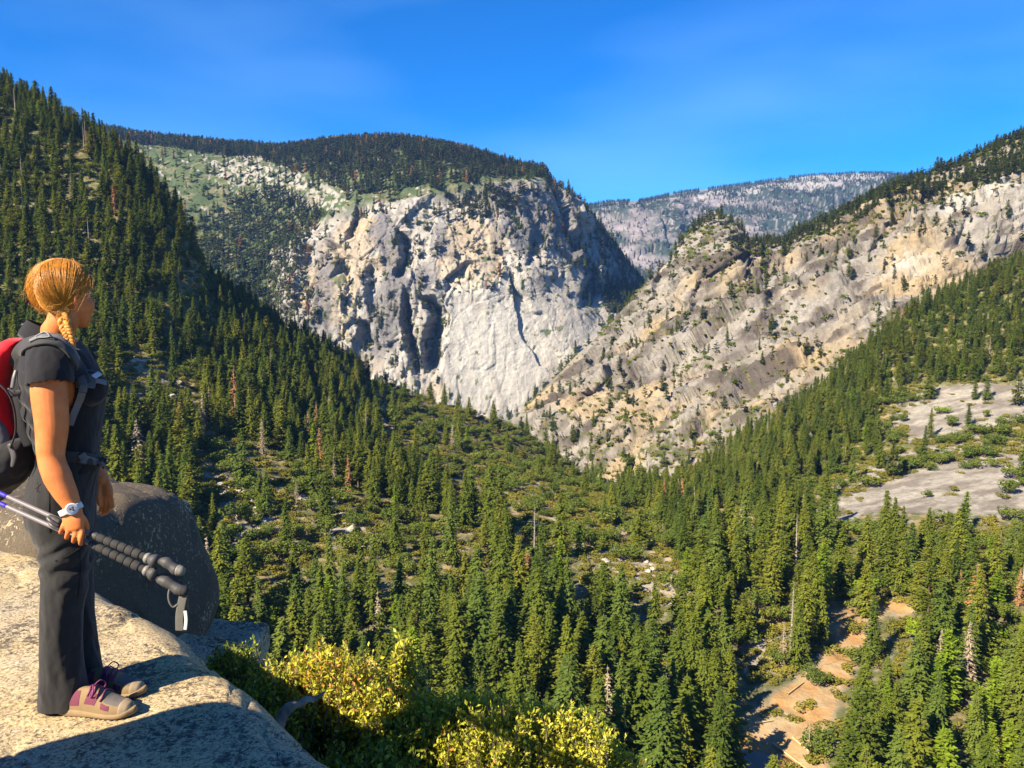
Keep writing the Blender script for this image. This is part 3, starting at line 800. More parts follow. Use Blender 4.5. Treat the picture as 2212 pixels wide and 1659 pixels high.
TREES = []        # (pos, proto key, height scale, width scale, yaw)
def plant(pos, keys, weights, s0, s1, seed):
    r = np.random.default_rng(seed)
    weights = np.array(weights, float); weights /= weights.sum()
    for p in pos:
        k = keys[r.choice(len(keys), p=weights)]
        s = s0 + (s1 - s0) * r.random() ** 0.75
        TREES.append((p, k, s, s * r.uniform(1.0, 1.7), r.uniform(0, 6.28)))

FIR = ['fir_dark_0', 'fir_dark_1', 'fir_dark_2', 'fir_olive_0', 'fir_olive_1', 'fir_olive_2', 'fir_blue_0', 'fir_blue_1', 'fir_blue_2', 'pine_olive_0', 'pine_olive_1', 'pine_dark_0', 'cedar_bright_0', 'dead_gray_0', 'dead_rust_0', 'snag_gray_0', 'oak_oak_0', 'oak_oak_1', 'oak_bright_0', 'oak_bright_1']
def ns(x, y, s, seed): return noise(np.stack([x, y, x * 0], -1), s, seed)

# -- forest of the near valley and the left hillside
P, px, py, mk = VAL
OPEN = [([(410, 945), (520, 950), (640, 1020), (800, 1080), (900, 1110), (1060, 1160), (1060, 1230), (880, 1245), (760, 1215), (640, 1240), (500, 1220), (450, 1130), (420, 1050)], 0.12),   # boulder field below the hillside
        ([(770, 830), (900, 820), (1090, 900), (1180, 960), (1330, 1060), (1420, 1130), (1480, 1220), (1480, 1300), (1380, 1260), (1200, 1160), (1060, 1070), (960, 1000), (860, 950), (790, 890)], 0.08),   # spur
        ([(270, 760), (430, 800), (430, 880), (230, 860)], 0.25),
        (CREEK, 0.03), ([(1590, 1290), (1700, 1330), (1700, 1480), (1600, 1480)], 0.35),
        ([(1580, 1480), (1800, 1420), (1800, 1760), (1570, 1760)], 0.12),
        ([(1740, 1090), (1960, 980), (2300, 940), (2300, 1120), (2060, 1130), (1930, 1125), (1800, 1150)], 0.06), (SLABS[1], 0.05),
        ([(1680, 1090), (1760, 1040), (1900, 980), (1990, 950), (2300, 900), (2300, 985), (2000, 1010), (1790, 1090)], 0.35),
        ([(1900, 960), (1890, 900), (1990, 810), (2030, 830), (1960, 880), (1960, 960)], 0.25),
        ([(1545, 1100), (1630, 1095), (1640, 1150), (1560, 1190)], 0.05), ([(395, 470), (470, 620), (470, 680), (390, 620)], 0.15)]
SAVED = [[(1640, 1440), (1790, 1420), (1770, 1560), (1650, 1560)]]
def p_val(x, y, pos):
    jx = x + ns(x, y, 40, 3) * 12; jy = y + ns(x, y, 40, 4) * 10
    pr = np.full(x.shape, 0.95)
    for poly, k in OPEN: pr = np.where(inside(poly, jx, jy), np.minimum(pr, k * 0.22), pr)
    for fz in (6.0, 12.0, 18.0, 24.0, 30.0):            # a tree in front of an opening would close it
        x2, y2 = proj(pos + np.array([0, 0, fz]))
        for poly, k in OPEN: pr = np.where(inside(poly, x2 + (jx - x), y2 + (jy - y)), np.minimum(pr, k * (0.2 + 0.0035 * fz * fz)), pr)
    pr = pr * np.clip(1.0 + 0.9 * (ns(x, y, 60, 5) + 0.25), 0.35, 1)
    up = (x < 520) & (y < 720)
    pr = np.where(up, np.minimum(pr, 0.42 + 0.35 * ns(x, y, 45, 6)), pr)
    pr = np.where((x > 1500) & (y < 760), pr * 0.8, pr)
    return pr * (pos[:, 1] > 150)
pos = scatter(P, px, py, 8.6, p_val, 101)
x, y = proj(pos)
near = (pos[:, 1] < 470)
lefts = (x < 620) & ~near
rights = (x > 1500) & ~near
br = near & (x > 1780)
plant(pos[near & ~br], FIR, [10, 10, 8, 9, 9, 8, 9, 8, 7, 6, 6, 3, 5, 2.2, 0.5, 1.6, 4, 4, 1, 1], 0.55, 1.22, 1)
plant(pos[br], FIR, [8, 8, 7, 10, 10, 9, 7, 7, 6, 5, 5, 2, 20, 1.5, 0.5, 1.2, 7, 7, 9, 9], 0.55, 1.2, 11)
plant(pos[lefts], FIR, [14, 14, 11, 9, 8, 8, 4, 4, 3, 6, 6, 6, 0.6, 1.6, 1.2, 1.8, 3, 3, 0.3, 0.3], 0.66, 1.12, 2)
plant(pos[rights], FIR, [13, 12, 11, 4, 4, 4, 4, 4, 4, 3, 3, 5, 2, 0.8, 0.3, 0.8, 16, 16, 2, 2], 0.60, 1.0, 3)
rest = ~near & ~lefts & ~rights
plant(pos[rest], FIR, [11, 10, 9, 10, 9, 9, 4, 4, 4, 5, 5, 4, 2.5, 2.5, 1.6, 2.0, 7, 7, 1.5, 1.5], 0.62, 1.05, 4)

# -- shrubs in the open ground between
def p_shr(x, y, pos):
    pr = np.full(x.shape, 0.22)
    for k, (poly, _) in enumerate(OPEN):
        pr = np.where(inside(poly, x, y), 0.40 if k == 1 else 0.62 if k in (0, 2, 4, 8, 9, 11) else (0.08 if k in (3, 5) else 0.02), pr)
    return pr * np.clip(1.1 + 1.3 * ns(x, y, 30, 15), 0.1, 1)
pos = scatter(P, px, py, 5.2, p_shr, 102)
plant(pos, ['shrub_shrub_0', 'shrub_shrub_1', 'shrub_shrub_2', 'oak_oak_0', 'oak_oak_1', 'oak_oak_2'], [6, 6, 6, 1.2, 1.2, 1.2], 0.6, 1.35, 5)

# -- the ridge: dark shrubs in the joints, firs on the crest
P, px, py = RDG
skyC = lambda x: np.interp(x, [p[0] for p in SKY_C], [p[1] for p in SKY_C])
def p_rdg(x, y, pos):
    bed = noise(np.stack([(x - y) * 0.16, (y + x * 0.60), x * 0], -1), 30, 171)
    pr = np.clip(0.16 + 0.60 * bed + 0.30 * ns(x, y, 16, 172), 0, 1)
    low = np.clip((y - np.interp(x, [1100, 1300, 1600, 1900, 2212], [880, 880, 800, 680, 540])) / 130, 0, 1)
    pr = pr * np.clip(0.30 + 1.5 * ns(x, y, 75, 78), 0.22, 1)
    pr = pr + 0.35 * low * np.clip(0.5 + ns(x, y, 22, 173) * 1.5, 0, 1)
    pr = np.where(inside([(1440, 590), (1490, 480), (1560, 450), (1605, 520), (1560, 560), (1480, 610)], x, y), 0.6, pr)
    pr = np.where((y < skyC(x) + np.interp(x, [1400, 1700, 2000, 2212], [8, 26, 70, 95])) & (x > 1600), pr + 0.45, pr)
    pr = np.where(inside([(1960, 480), (2212, 400), (2212, 540), (1960, 680)], x, y), pr * 0.15, pr)
    return pr
pos = scatter(P, px, py, 7.0, p_rdg, 103)
plant(pos, ['far_shrub_0', 'far_oak_0', 'shrub_shrub_0'], [5, 2, 3], 0.55, 1.25, 6)
def p_crest(x, y, pos):
    d = y - skyC(x)
    pr = np.where((d < np.interp(x, [1500, 1700, 2000, 2212], [6, 12, 45, 80])) & (x > 1690), 0.5, 0.0)
    pr = np.where((d < 10) & (x > 1610) & (x <= 1690), 0.35, pr)
    pr = np.where((d < 7) & (x > 1440) & (x <= 1610), 0.08, pr)
    return pr + 0.012
pos = scatter(P, px, py, 8.5, p_crest, 104)
plant(pos, ['far_dark_0', 'far_dark_1', 'far_dark_2', 'fir_dark_2', 'pine_dark_0'], [3, 3, 2, 2, 2], 0.55, 0.95, 7)

# -- the massif: forest on its crown, scattered trees on the meadow side and on the ledges
P, px, py, cl = MAS
skyB = lambda x: np.interp(x, [p[0] for p in SKY_B], [p[1] for p in SKY_B])
FOREST_B = [(210, 270), (330, 302), (420, 330), (560, 345), (640, 375), (760, 420), (800, 425), (900, 405), (1000, 400), (1060, 385), (1190, 380), (1190, 340), (900, 270), (700, 280)]
MEADOW = [(270, 302), (420, 332), (470, 380), (520, 430), (440, 470), (380, 430), (300, 360)]
GROVE = [(470, 430), (600, 400), (700, 470), (640, 560), (590, 700), (470, 640), (430, 540), (430, 470)]
def p_mas(x, y, pos):
    jx = x + ns(x, y, 22, 181) * 10; jy = y + ns(x, y, 22, 182) * 8
    pr = np.full(x.shape, 0.030)
    pr = np.where(inside(GROVE, jx, jy), 0.34, pr)
    pr = np.where(inside([(540, 600), (640, 560), (700, 700), (620, 760), (540, 700)], jx, jy), 0.45, pr)
    pr = np.where(inside(MEADOW, jx, jy), 0.015, pr)
    pr = np.where(inside(FOREST_B, jx, jy), np.clip(0.62 + 1.1 * ns(x, y, 34, 183), 0.1, 0.95), pr)
    pr = np.where((y < skyB(x) + 12) & (x < 1180) & (x > 200), 0.95, pr)
    pr = np.where(inside([(1180, 385), (1260, 440), (1400, 620), (1370, 640), (1230, 470)], jx, jy), 0.07, pr)
    pr = np.where(inside([(960, 430), (1060, 410), (1130, 440), (1100, 480), (1000, 470)], jx, jy), 0.5, pr)
    pr = np.where(inside([(1310, 600), (1400, 630), (1390, 680), (1310, 680)], jx, jy), 0.7, pr)
    pr = np.where(inside([(980, 640), (1110, 640), (1300, 690), (1110, 890), (950, 850)], x, y), 0.0, pr)
    pr = np.where(inside([(970, 345), (1040, 350), (1060, 375), (1000, 372)], jx, jy), 0.1, pr)
    return pr
pos = scatter(P, px, py, 11.0, p_mas, 105)
plant(pos, ['far_dark_0', 'far_dark_1', 'far_dark_2', 'far_blue_0', 'far_rust_0'], [5, 5, 4, 2, 0.5], 0.8, 1.55, 8)
def p_mas2(x, y, pos):
    pr = 0.10 + 0.35 * ns(x, y, 18, 190)
    pr = np.where(inside(GROVE, x, y), 0.4, pr)
    pr = np.where(inside([(980, 640), (1110, 640), (1300, 690), (1110, 890), (950, 850)], x, y), 0.0, pr)
    return np.where(x > 600, pr * 0.5, pr)
pos = scatter(P, px, py, 11, p_mas2, 106)
plant(pos, ['far_shrub_0', 'far_oak_0'], [3, 2], 0.6, 1.4, 9)
# -- the far mountain's crest
P, px, py = FAR
skyA = lambda x: np.interp(x, [1100, 1280, 1390, 1450, 1550, 1650, 1750, 1850, 1920, 2050, 2500], [455, 444, 435, 420, 407, 394, 381, 374, 376, 384, 400])
def p_far(x, y, pos):
    d = y - skyA(x)
    return np.where(d < 6, 0.35, np.where((x > 1560) & (d < 90), 0.45, 0.16)) * (ns(x, y, 26, 195) > -0.15)
pos = scatter(P, px, py, 26, p_far, 107)
plant(pos, ['far_dark_0', 'far_dark_1'], [1, 1], 0.8, 1.3, 10)

# trees of the photograph that stand out: dead ones, bright cedars
def ground_hit(x, y, P=None):
    """Where the view through a pixel meets the near valley (nearest surface point)."""
    P_, px_, py_ = VAL[:3]
    X, Y = proj(P_)
    d = (X - x) ** 2 + (Y - y) ** 2
    return P_[np.unravel_index(np.argmin(d), d.shape)]

FORCED = []
for x_, y_, h_, k in [(510, 905, 118, 'dead_rust_0'), (668, 968, 85, 'dead_rust_0'), (686, 945, 82, 'dead_rust_0'), (702, 952, 60, 'dead_rust_0'), (617, 930, 58, 'dead_rust_0'), (722, 1052, 78, 'dead_gray_0'), (752, 1062, 86, 'dead_rust_0'),
                      (1020, 1412, 76, 'dead_rust_0'), (1112, 1402, 70, 'dead_rust_0'), (818, 1412, 152, 'dead_gray_0'), (1350, 1062, 44, 'dead_rust_0'), (1330, 1042, 40, 'dead_rust_0'), (1372, 1050, 38, 'dead_rust_0'), (402, 905, 72, 'dead_gray_0'), (455, 912, 82, 'dead_gray_0'), (480, 905, 60, 'dead_gray_0'),
                      (342, 1080, 70, 'snag_gray_0'), (640, 1090, 60, 'dead_gray_0'), (1690, 1442, 112, 'dead_gray_0'), (2200, 1310, 92, 'dead_rust_0'), (2190, 1500, 120, 'snag_gray_1'), (188, 335, 52, 'dead_rust_0'), (204, 338, 48, 'dead_rust_0'), (218, 345, 44, 'dead_rust_0'), (195, 560, 95, 'snag_gray_0'), (1748, 1640, 110, 'snag_gray_1'),
                      (1160, 1510, 130, 'cedar_bright_0'), (1282, 1570, 92, 'cedar_bright_1'), (1408, 1600, 132, 'cedar_bright_0'), (1476, 1615, 98, 'cedar_bright_1'), (1330, 1580, 110, 'cedar_bright_0'), (1560, 1690, 110, 'cedar_bright_1'), (1085, 1505, 80, 'cedar_bright_1'), (562, 1130, 60, 'cedar_bright_1'), (855, 1130, 88, 'cedar_bright_0'), (1705, 985, 50, 'cedar_bright_1'), (1918, 820, 40, 'cedar_bright_1'),
                      (1865, 1590, 210, 'fir_dark_1'), (1885, 1420, 150, 'fir_dark_0'), (1830, 1700, 190, 'fir_dark_2'), (1720, 1440, 160, 'fir_dark_1'), (1930, 1180, 115, 'fir_dark_0'), (2060, 1210, 110, 'fir_dark_1'), (930, 1400, 190, 'fir_blue_0'), (1070, 1420, 170, 'fir_blue_1'), (1210, 1410, 180, 'fir_dark_1'), (570, 900, 120, 'fir_blue_1')]:
    g_ = ground_hit(x_, y_)
    s_ = h_ / (F0 / g_[1]) / PROTO[k][2]
    FORCED.append(len(TREES))
    TREES.append((g_, k, s_, s_ * (1.25 if k[:3] == 'fir' else 1.0), float(x_)))

# which plants show largest: a coarse painter's pass from near to far over the picture
FORE = [[(0, 560), (200, 560), (240, 840), (240, 1040), (400, 1100), (460, 1350), (600, 1400), (700, 1659), (0, 1659)],
        [(590, 1400), (700, 1380), (880, 1370), (900, 1480), (1230, 1540), (1320, 1659), (600, 1659)]]
GW, GH = 553, 415
yy, xx = np.mgrid[0:GH, 0:GW]
taken = np.zeros((GH, GW), bool)
for poly in FORE: taken |= inside(poly, xx * 4.0, yy * 4.0)
pos_all = np.array([t[0] for t in TREES])
order = np.argsort(pos_all[:, 1])
shown = np.zeros(len(TREES))
bx, by = proj(pos_all)
for i in order:
    p, k, sh, sw, yaw = TREES[i]
    h, r_ = PROTO[k][2] * sh, PROTO[k][3] * sw
    f = F0 / p[1]
    x0, y0, y1, rw = bx[i] / 4, by[i] / 4, (by[i] - h * f) / 4, max(r_ * f / 4, 0.5)
    if x0 < -5 or x0 > GW + 5 or y0 < 0 or y1 > GH + 60: continue
    ya, yb = int(max(0, y1)), int(min(GH, y0 + 1)); xa, xb = int(max(0, x0 - rw)), int(min(GW, x0 + rw + 1))
    if ya >= yb or xa >= xb: continue
    sub = taken[ya:yb, xa:xb]
    yyy, xxx = np.mgrid[ya:yb, xa:xb]
    t = np.clip((yyy - y1) / max(y0 - y1, 1), 0, 1)
    shape = np.abs(xxx + 0.5 - x0) <= rw * (t if k[:3] in ('fir', 'far', 'ced', 'dea') else 1.0) + 0.3
    shown[i] = (shape & ~sub).sum()
    taken[ya:yb, xa:xb] |= shape

def kind_of(k): return 'shrub' if 'shrub' in k else ('oak' if 'oak' in k else 'conifer')
kinds = np.array([kind_of(t[1]) for t in TREES])
single = set()
for kd, cap in (('conifer', 262), ('oak', 110), ('shrub', 110)):
    ids = np.where(kinds == kd)[0]
    ids = ids[np.argsort(-shown[ids])][:cap]
    single.update(int(i) for i in ids if shown[i] > 2)
single.update(FORCED)

def where_is(x, y):
    """A landmark of the photograph that one can find, for the label."""
    if y > 1480 and x > 1560 and x < 1830: return 'beside the orange creek bed'
    if x > 1830 and y > 1500: return 'right of the orange creek bed'
    if x > 1500 and y > 1240: return 'around the sandy clearing'
    if x > 1680 and y > 1040: return 'in front of the pale granite slabs'
    if x > 1480 and y <= 1240 and y > 1040: return 'on the valley floor below the rocky ridge'
    if x > 1480: return 'on the slope under the rocky ridge'
    if y > 1560 and x > 900: return 'just behind the yellow shrubs'
    if y > 1380: return 'in the forest behind the yellow shrubs'
    if x < 480 and y < 760: return 'on the steep hillside behind the hiker'
    if x < 520 and y < 1010: return 'at the hillside foot beside the hiker'
    if x < 640 and y > 1010: return 'below the dark shaded boulder face'
    if x < 900 and y < 1010: return 'in the tall stand above the boulder field'
    if y < 1090: return 'along the spur below the pale cliff'
    if y < 1250: return 'around the boulder field mid valley'
    return 'on the valley floor beyond the shrubs'
LOOK = {'fir_dark': ('dark green fir', 'fir_tree'), 'fir_olive': ('olive green fir', 'fir_tree'), 'fir_blue': ('bluish green fir', 'fir_tree'),
        'pine_olive': ('open crowned olive pine', 'pine_tree'), 'pine_dark': ('open crowned dark pine', 'pine_tree'), 'cedar_bright': ('bright green narrow cedar', 'cedar_tree'),
        'dead_rust': ('rust brown dead conifer', 'dead_conifer'), 'dead_gray': ('grey brown dying conifer', 'dead_conifer'), 'snag_gray': ('bare grey dead trunk', 'dead_conifer'),
        'shrub_shrub': ('low olive green shrub', 'shrub'), 'oak_oak': ('round green broadleaf tree', 'oak_tree'), 'oak_bright': ('bright yellow green broadleaf tree', 'oak_tree'), 'far_dark': ('small dark conifer', 'fir_tree'), 'far_rust': ('small rust brown conifer', 'dead_conifer'), 'far_blue': ('small bluish conifer', 'fir_tree'),
        'far_shrub': ('small dark shrub', 'shrub'), 'far_oak': ('small round green tree', 'oak_tree')}
used = {}
def place(i, label=None):
    p, k, sh, sw, yaw = TREES[i]
    tm, cm, h, r_ = PROTO[k]
    look, nm = LOOK[k.rsplit('_', 1)[0]]
    rt = empty(nm, tuple(p - np.array([0, 0, 0.3])))
    rt.rotation_euler = (0, 0, yaw); rt.scale = (sw, sw, sh)
    link('trunk', tm, None, rt); link('crown', cm, None, rt)
    w = where_is(float(bx[i]), float(by[i] - h * sh * F0 / p[1] * 0.5))
    lab = label or (look + ' ' + w)
    cat = {'shrub': 'shrub', 'oak_tree': 'tree', 'dead_conifer': 'dead tree'}.get(nm, 'conifer')
    used.setdefault(lab, []).append(rt)
    tag(rt, lab, cat, 'shrubs in the open ground of the valley' if nm == 'shrub' else 'trees of the valley forest')
for i in sorted(single): place(i)
def cat_of(o): return o['category']
# several of one look in one place: tell them apart by size first, then by their order from the left
ORD = ['leftmost', 'second from left', 'third from left', 'fourth from left', 'fifth from left', 'sixth from left', 'seventh from left', 'eighth from left', 'ninth from left', 'tenth from left']
for lab, objs in list(used.items()):
    if len(objs) < 2: continue
    size = [o.scale[2] * 1700 / max(o.location[1], 1) for o in objs]
    o_ = np.argsort(size)[::-1]; n_ = len(objs)
    big_, small_ = ('tall ', 'shorter ') if cat_of(objs[0]) != 'shrub' else ('larger ', 'smaller ')
    parts_ = [(big_, o_[:n_ // 2]), (small_, o_[n_ // 2:])] if n_ > 5 else [('', o_)]
    for word, ids_ in parts_:
        ids_ = sorted(ids_, key=lambda j: proj(np.array(objs[j].location))[0])
        for rank, j in enumerate(ids_):
            k_ = len(ids_)
            tail = '' if k_ == 1 else (', ' + ORD[rank] if rank < 10 and rank < k_ - 1 else (', rightmost' if rank == k_ - 1 else ''))
            objs[j]['label'] = word + lab + tail

# the rest of the forest: one mass for the conifers, one for the shrubs and broadleaf trees
PCOL = {}
def mass(name, ids, label, cat):
    keys = sorted({TREES[i][1] for i in ids})
    col = bpy.data.collections.new(name + '_kinds')
    for n_, k in enumerate(keys):
        o = bpy.data.objects.new('%03d_%s' % (n_, k), None)
        tm, cm = PROTO[k][:2]
        # one joined mesh per kind (trunk + crown), used only as an instance source
        A = Acc()
        me = bpy.data.meshes.new(name + '_' + k)
        nt, nc_ = len(tm.vertices), len(cm.vertices)
        V = np.empty((nt + nc_) * 3, np.float32)
        a = np.empty(nt * 3, np.float32); tm.vertices.foreach_get('co', a); V[:nt * 3] = a
        a = np.empty(nc_ * 3, np.float32); cm.vertices.foreach_get('co', a); V[nt * 3:] = a
        def quads(m):
            f = np.empty(len(m.loops), np.int32); m.loops.foreach_get('vertex_index', f); return f.reshape(-1, 4)
        F = np.concatenate([quads(tm), quads(cm) + nt])
        me = mesh_np(name + '_' + k, V.reshape(-1, 3), F, False)
        me.materials.append(tm.materials[0]); me.materials.append(cm.materials[0])
        mi = np.ones(len(F), np.int32); mi[:len(tm.polygons)] = 0
        me.polygons.foreach_set('material_index', mi)
        o = bpy.data.objects.new('%03d_%s' % (n_, k), me)
        col.objects.link(o)
    V = np.array([TREES[i][0] for i in ids]) - np.array([0, 0, 0.3])
    me = bpy.data.meshes.new(name)
    me.vertices.add(len(V)); me.vertices.foreach_set('co', V.astype(np.float32).ravel())
    a = me.attributes.new('which', 'INT', 'POINT'); a.data.foreach_set('value', np.array([keys.index(TREES[i][1]) for i in ids], np.int32))
    a = me.attributes.new('yaw', 'FLOAT_VECTOR', 'POINT'); a.data.foreach_set('vector', np.array([(0, 0, TREES[i][4]) for i in ids], np.float32).ravel())
    a = me.attributes.new('size', 'FLOAT_VECTOR', 'POINT'); a.data.foreach_set('vector', np.array([(TREES[i][3], TREES[i][3], TREES[i][2]) for i in ids], np.float32).ravel())
    o = link(name, me)
    tag(o, label, cat, None, 'stuff')
    ng = bpy.data.node_groups.new(name, 'GeometryNodeTree')
    ng.interface.new_socket('Geometry', in_out='INPUT', socket_type='NodeSocketGeometry')
    ng.interface.new_socket('Geometry', in_out='OUTPUT', socket_type='NodeSocketGeometry')
    N_ = ng.nodes.new
    gi, go, ip, ci = N_('NodeGroupInput'), N_('NodeGroupOutput'), N_('GeometryNodeInstanceOnPoints'), N_('GeometryNodeCollectionInfo')
    ci.inputs['Collection'].default_value = col; ci.inputs['Separate Children'].default_value = True; ci.inputs['Reset Children'].default_value = True
    ip.inputs['Pick Instance'].default_value = True
    def named(nm, dt):
        n = N_('GeometryNodeInputNamedAttribute'); n.data_type = dt; n.inputs['Name'].default_value = nm; return n.outputs['Attribute']
    LL = ng.links.new
    e2r = N_('FunctionNodeEulerToRotation')
    LL(gi.outputs[0], ip.inputs['Points']); LL(ci.outputs[0], ip.inputs['Instance'])
    LL(named('which', 'INT'), ip.inputs['Instance Index'])
    LL(named('yaw', 'FLOAT_VECTOR'), e2r.inputs[0]); LL(e2r.outputs[0], ip.inputs['Rotation'])
    LL(named('size', 'FLOAT_VECTOR'), ip.inputs['Scale'])
    LL(ip.outputs[0], go.inputs[0])
    md = o.modifiers.new('plants', 'NODES'); md.node_group = ng
rest_ids = [i for i in range(len(TREES)) if i not in single]
mass('conifer_forest', [i for i in rest_ids if kinds[i] == 'conifer'], 'distant conifer forest covering the slopes and valley floor', 'forest')
mass('brush', [i for i in rest_ids if kinds[i] != 'conifer'], 'distant brush and broadleaf growth on the slopes', 'brush')
print('PLANTS', len(TREES), {k: int((kinds == k).sum()) for k in set(kinds)}, 'single', len(single))

# ------------------------------------------------------------------ the granite ledge in the foreground
def on_ground(x, y, z=0.0):
    """Point of the level z seen at a photo pixel."""
    a = (x - CX) / F0; b = (CY - y) / F0
    d = np.array([a, CP + b * SP, -SP + b * CP])
    return CAM + d * ((z - CAM[2]) / d[2])

def near_granite(name, dark_=0.0):
    n = NT(name, 0.88, 0.25)
    v = n.coord('Object')
    vd = n.new('ShaderNodeVectorMath', operation='ADD')
    wob = n.noise(v, 22, 3, 0.6, 'Color')
    sc_ = n.new('ShaderNodeVectorMath', operation='SCALE'); n.L(wob, sc_.inputs[0]); sc_.inputs['Scale'].default_value = 0.03
    n.L(v, vd.inputs[0]); n.L(sc_.outputs[0], vd.inputs[1]); vw = vd.outputs[0]
    big = n.noise(v, 1.1, 4, 0.6)
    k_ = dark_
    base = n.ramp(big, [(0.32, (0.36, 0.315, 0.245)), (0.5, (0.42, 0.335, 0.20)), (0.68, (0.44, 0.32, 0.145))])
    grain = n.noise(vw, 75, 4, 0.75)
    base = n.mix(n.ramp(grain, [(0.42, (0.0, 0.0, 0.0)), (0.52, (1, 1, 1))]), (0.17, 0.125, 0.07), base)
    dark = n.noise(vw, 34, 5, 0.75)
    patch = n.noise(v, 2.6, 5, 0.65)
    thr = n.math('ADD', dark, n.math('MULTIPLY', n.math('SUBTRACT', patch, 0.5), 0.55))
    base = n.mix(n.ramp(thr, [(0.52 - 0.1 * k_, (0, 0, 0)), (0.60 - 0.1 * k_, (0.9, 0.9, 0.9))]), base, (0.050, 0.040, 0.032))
    pale = n.noise(vw, 48, 4, 0.7)
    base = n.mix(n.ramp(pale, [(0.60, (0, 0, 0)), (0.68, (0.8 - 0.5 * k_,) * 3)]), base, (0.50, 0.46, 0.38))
    n.color(base)
    h = n.math('ADD', n.math('MULTIPLY', grain, 0.35), n.math('ADD', n.math('MULTIPLY', dark, 0.6), n.noise(v, 9, 5, 0.6)))
    n.bump(h, 0.7, 0.012)
    return n.m
MAT_LEDGE = near_granite('ledge_granite')

edge_px = [(1000, 1900), (840, 1760), (705, 1659), (640, 1612), (565, 1556), (515, 1496), (450, 1444), (385, 1396), (330, 1343), (275, 1312), (205, 1283), (140, 1236), (89, 1202), (0, 1149)]
E = np.array([on_ground(*p) for p in edge_px])[:, :2]
E = np.concatenate([[[2.6, 0.2]], [[1.2, 1.15]], E, [E[-1] + (E[-1] - E[-3]) * 0.9], [E[-1] + (E[-1] - E[-3]) * 2.6]])
t = np.concatenate([[0], np.cumsum(np.linalg.norm(np.diff(E, axis=0), axis=1))])
nt_ = 520
ts = np.linspace(0, t[-1], nt_)
ex = smooth1(np.interp(ts, t, E[:, 0]), 5); ey = smooth1(np.interp(ts, t, E[:, 1]), 5)
tan_ = np.stack([np.gradient(ex), np.gradient(ey)], -1); tan_ /= np.linalg.norm(tan_, axis=1, keepdims=True)
nor = np.stack([tan_[:, 1], -tan_[:, 0]], -1)
nor = np.stack([smooth1(nor[:, 0], 18), smooth1(nor[:, 1], 18)], -1); nor /= np.linalg.norm(nor, axis=1, keepdims=True)
# profile across the edge: (offset outwards, height)
prof = [(-6.0, 0.10), (-4.5, 0.05), (-3.2, 0.02)] + [(-3.0 + 2.7 * k / 160, 0.02 * (1 - k / 160)) for k in range(160)]
for k in range(46):
    a = math.pi / 2 * k / 45 * 0.93
    prof.append((-0.24 + 0.24 * math.sin(a), -0.24 * (1 - math.cos(a)) + 0.0))
prof += [(0.02 + 0.008 * k, -0.24 - 0.055 * (k + 1)) for k in range(26)] + [(0.35, -2.0), (0.7, -3.0), (2.0, -5.0), (6, -11), (20, -28), (60, -70), (135, -143)]
prof = np.array(prof); prof[:, 0] += 0.14 * (prof[:, 0] > -2.9)
PL = np.zeros((len(prof), nt_, 3))
PL[..., 0] = ex[None] + nor[None, :, 0] * prof[:, None, 0]
PL[..., 1] = ey[None] + nor[None, :, 1] * prof[:, None, 0]
PL[..., 2] = prof[:, None, 1]
PL[..., 2] += 0.020 * fbm(PL, 0.9, 4, 201) * np.clip(1.2 - np.abs(prof[:, None, 0]) / 6, 0, 1)
near_feet = np.exp(-((PL[..., 0] + 1.62) ** 2 + (PL[..., 1] - 3.02) ** 2) / 0.12)
PL[..., 2] = np.where(prof[:, None, 0] < -0.05, PL[..., 2] * (1 - near_feet), PL[..., 2])
side = np.clip((prof[:, None, 0] + 0.3) / 0.3, 0, 1) * np.ones_like(PL[..., 0])
side *= (prof[:, None, 0] < 3)
d_ = fbm(PL, 0.5, 4, 203) * 0.04 + facets(PL, 0.35, 204) * 0.025
PL[..., 0] += nor[None, :, 0] * d_ * side; PL[..., 1] += nor[None, :, 1] * d_ * side
ck = np.minimum(np.abs(noise(PL * np.array([1, 1, 0.3]) + fbm(PL, 0.25, 2, 207)[..., None] * 0.10, 0.95, 206)) / 0.028, 1)
PL[..., 2] -= (1 - ck) * 0.012 * (np.abs(prof[:, None, 0] + 1.4) < 1.8)
PL[..., 2] += fbm(PL, 0.12, 3, 205) * 0.009 * (np.abs(prof[:, None, 0]) < 3.2)
me = mesh_np('rock_ledge', PL.reshape(-1, 3), grid_faces(len(prof), nt_))
tag(link('rock_ledge', me, MAT_LEDGE), kind='structure')

def ico_dirs(sub):
    bm = bmesh.new(); bmesh.ops.create_icosphere(bm, subdivisions=sub, radius=1)
    V = np.array([v.co[:] for v in bm.verts]); F = np.array([[v.index for v in f.verts] for f in bm.faces]); bm.free()
    return V / np.linalg.norm(V, axis=1, keepdims=True), F
DIRS, DFACES = ico_dirs(6)

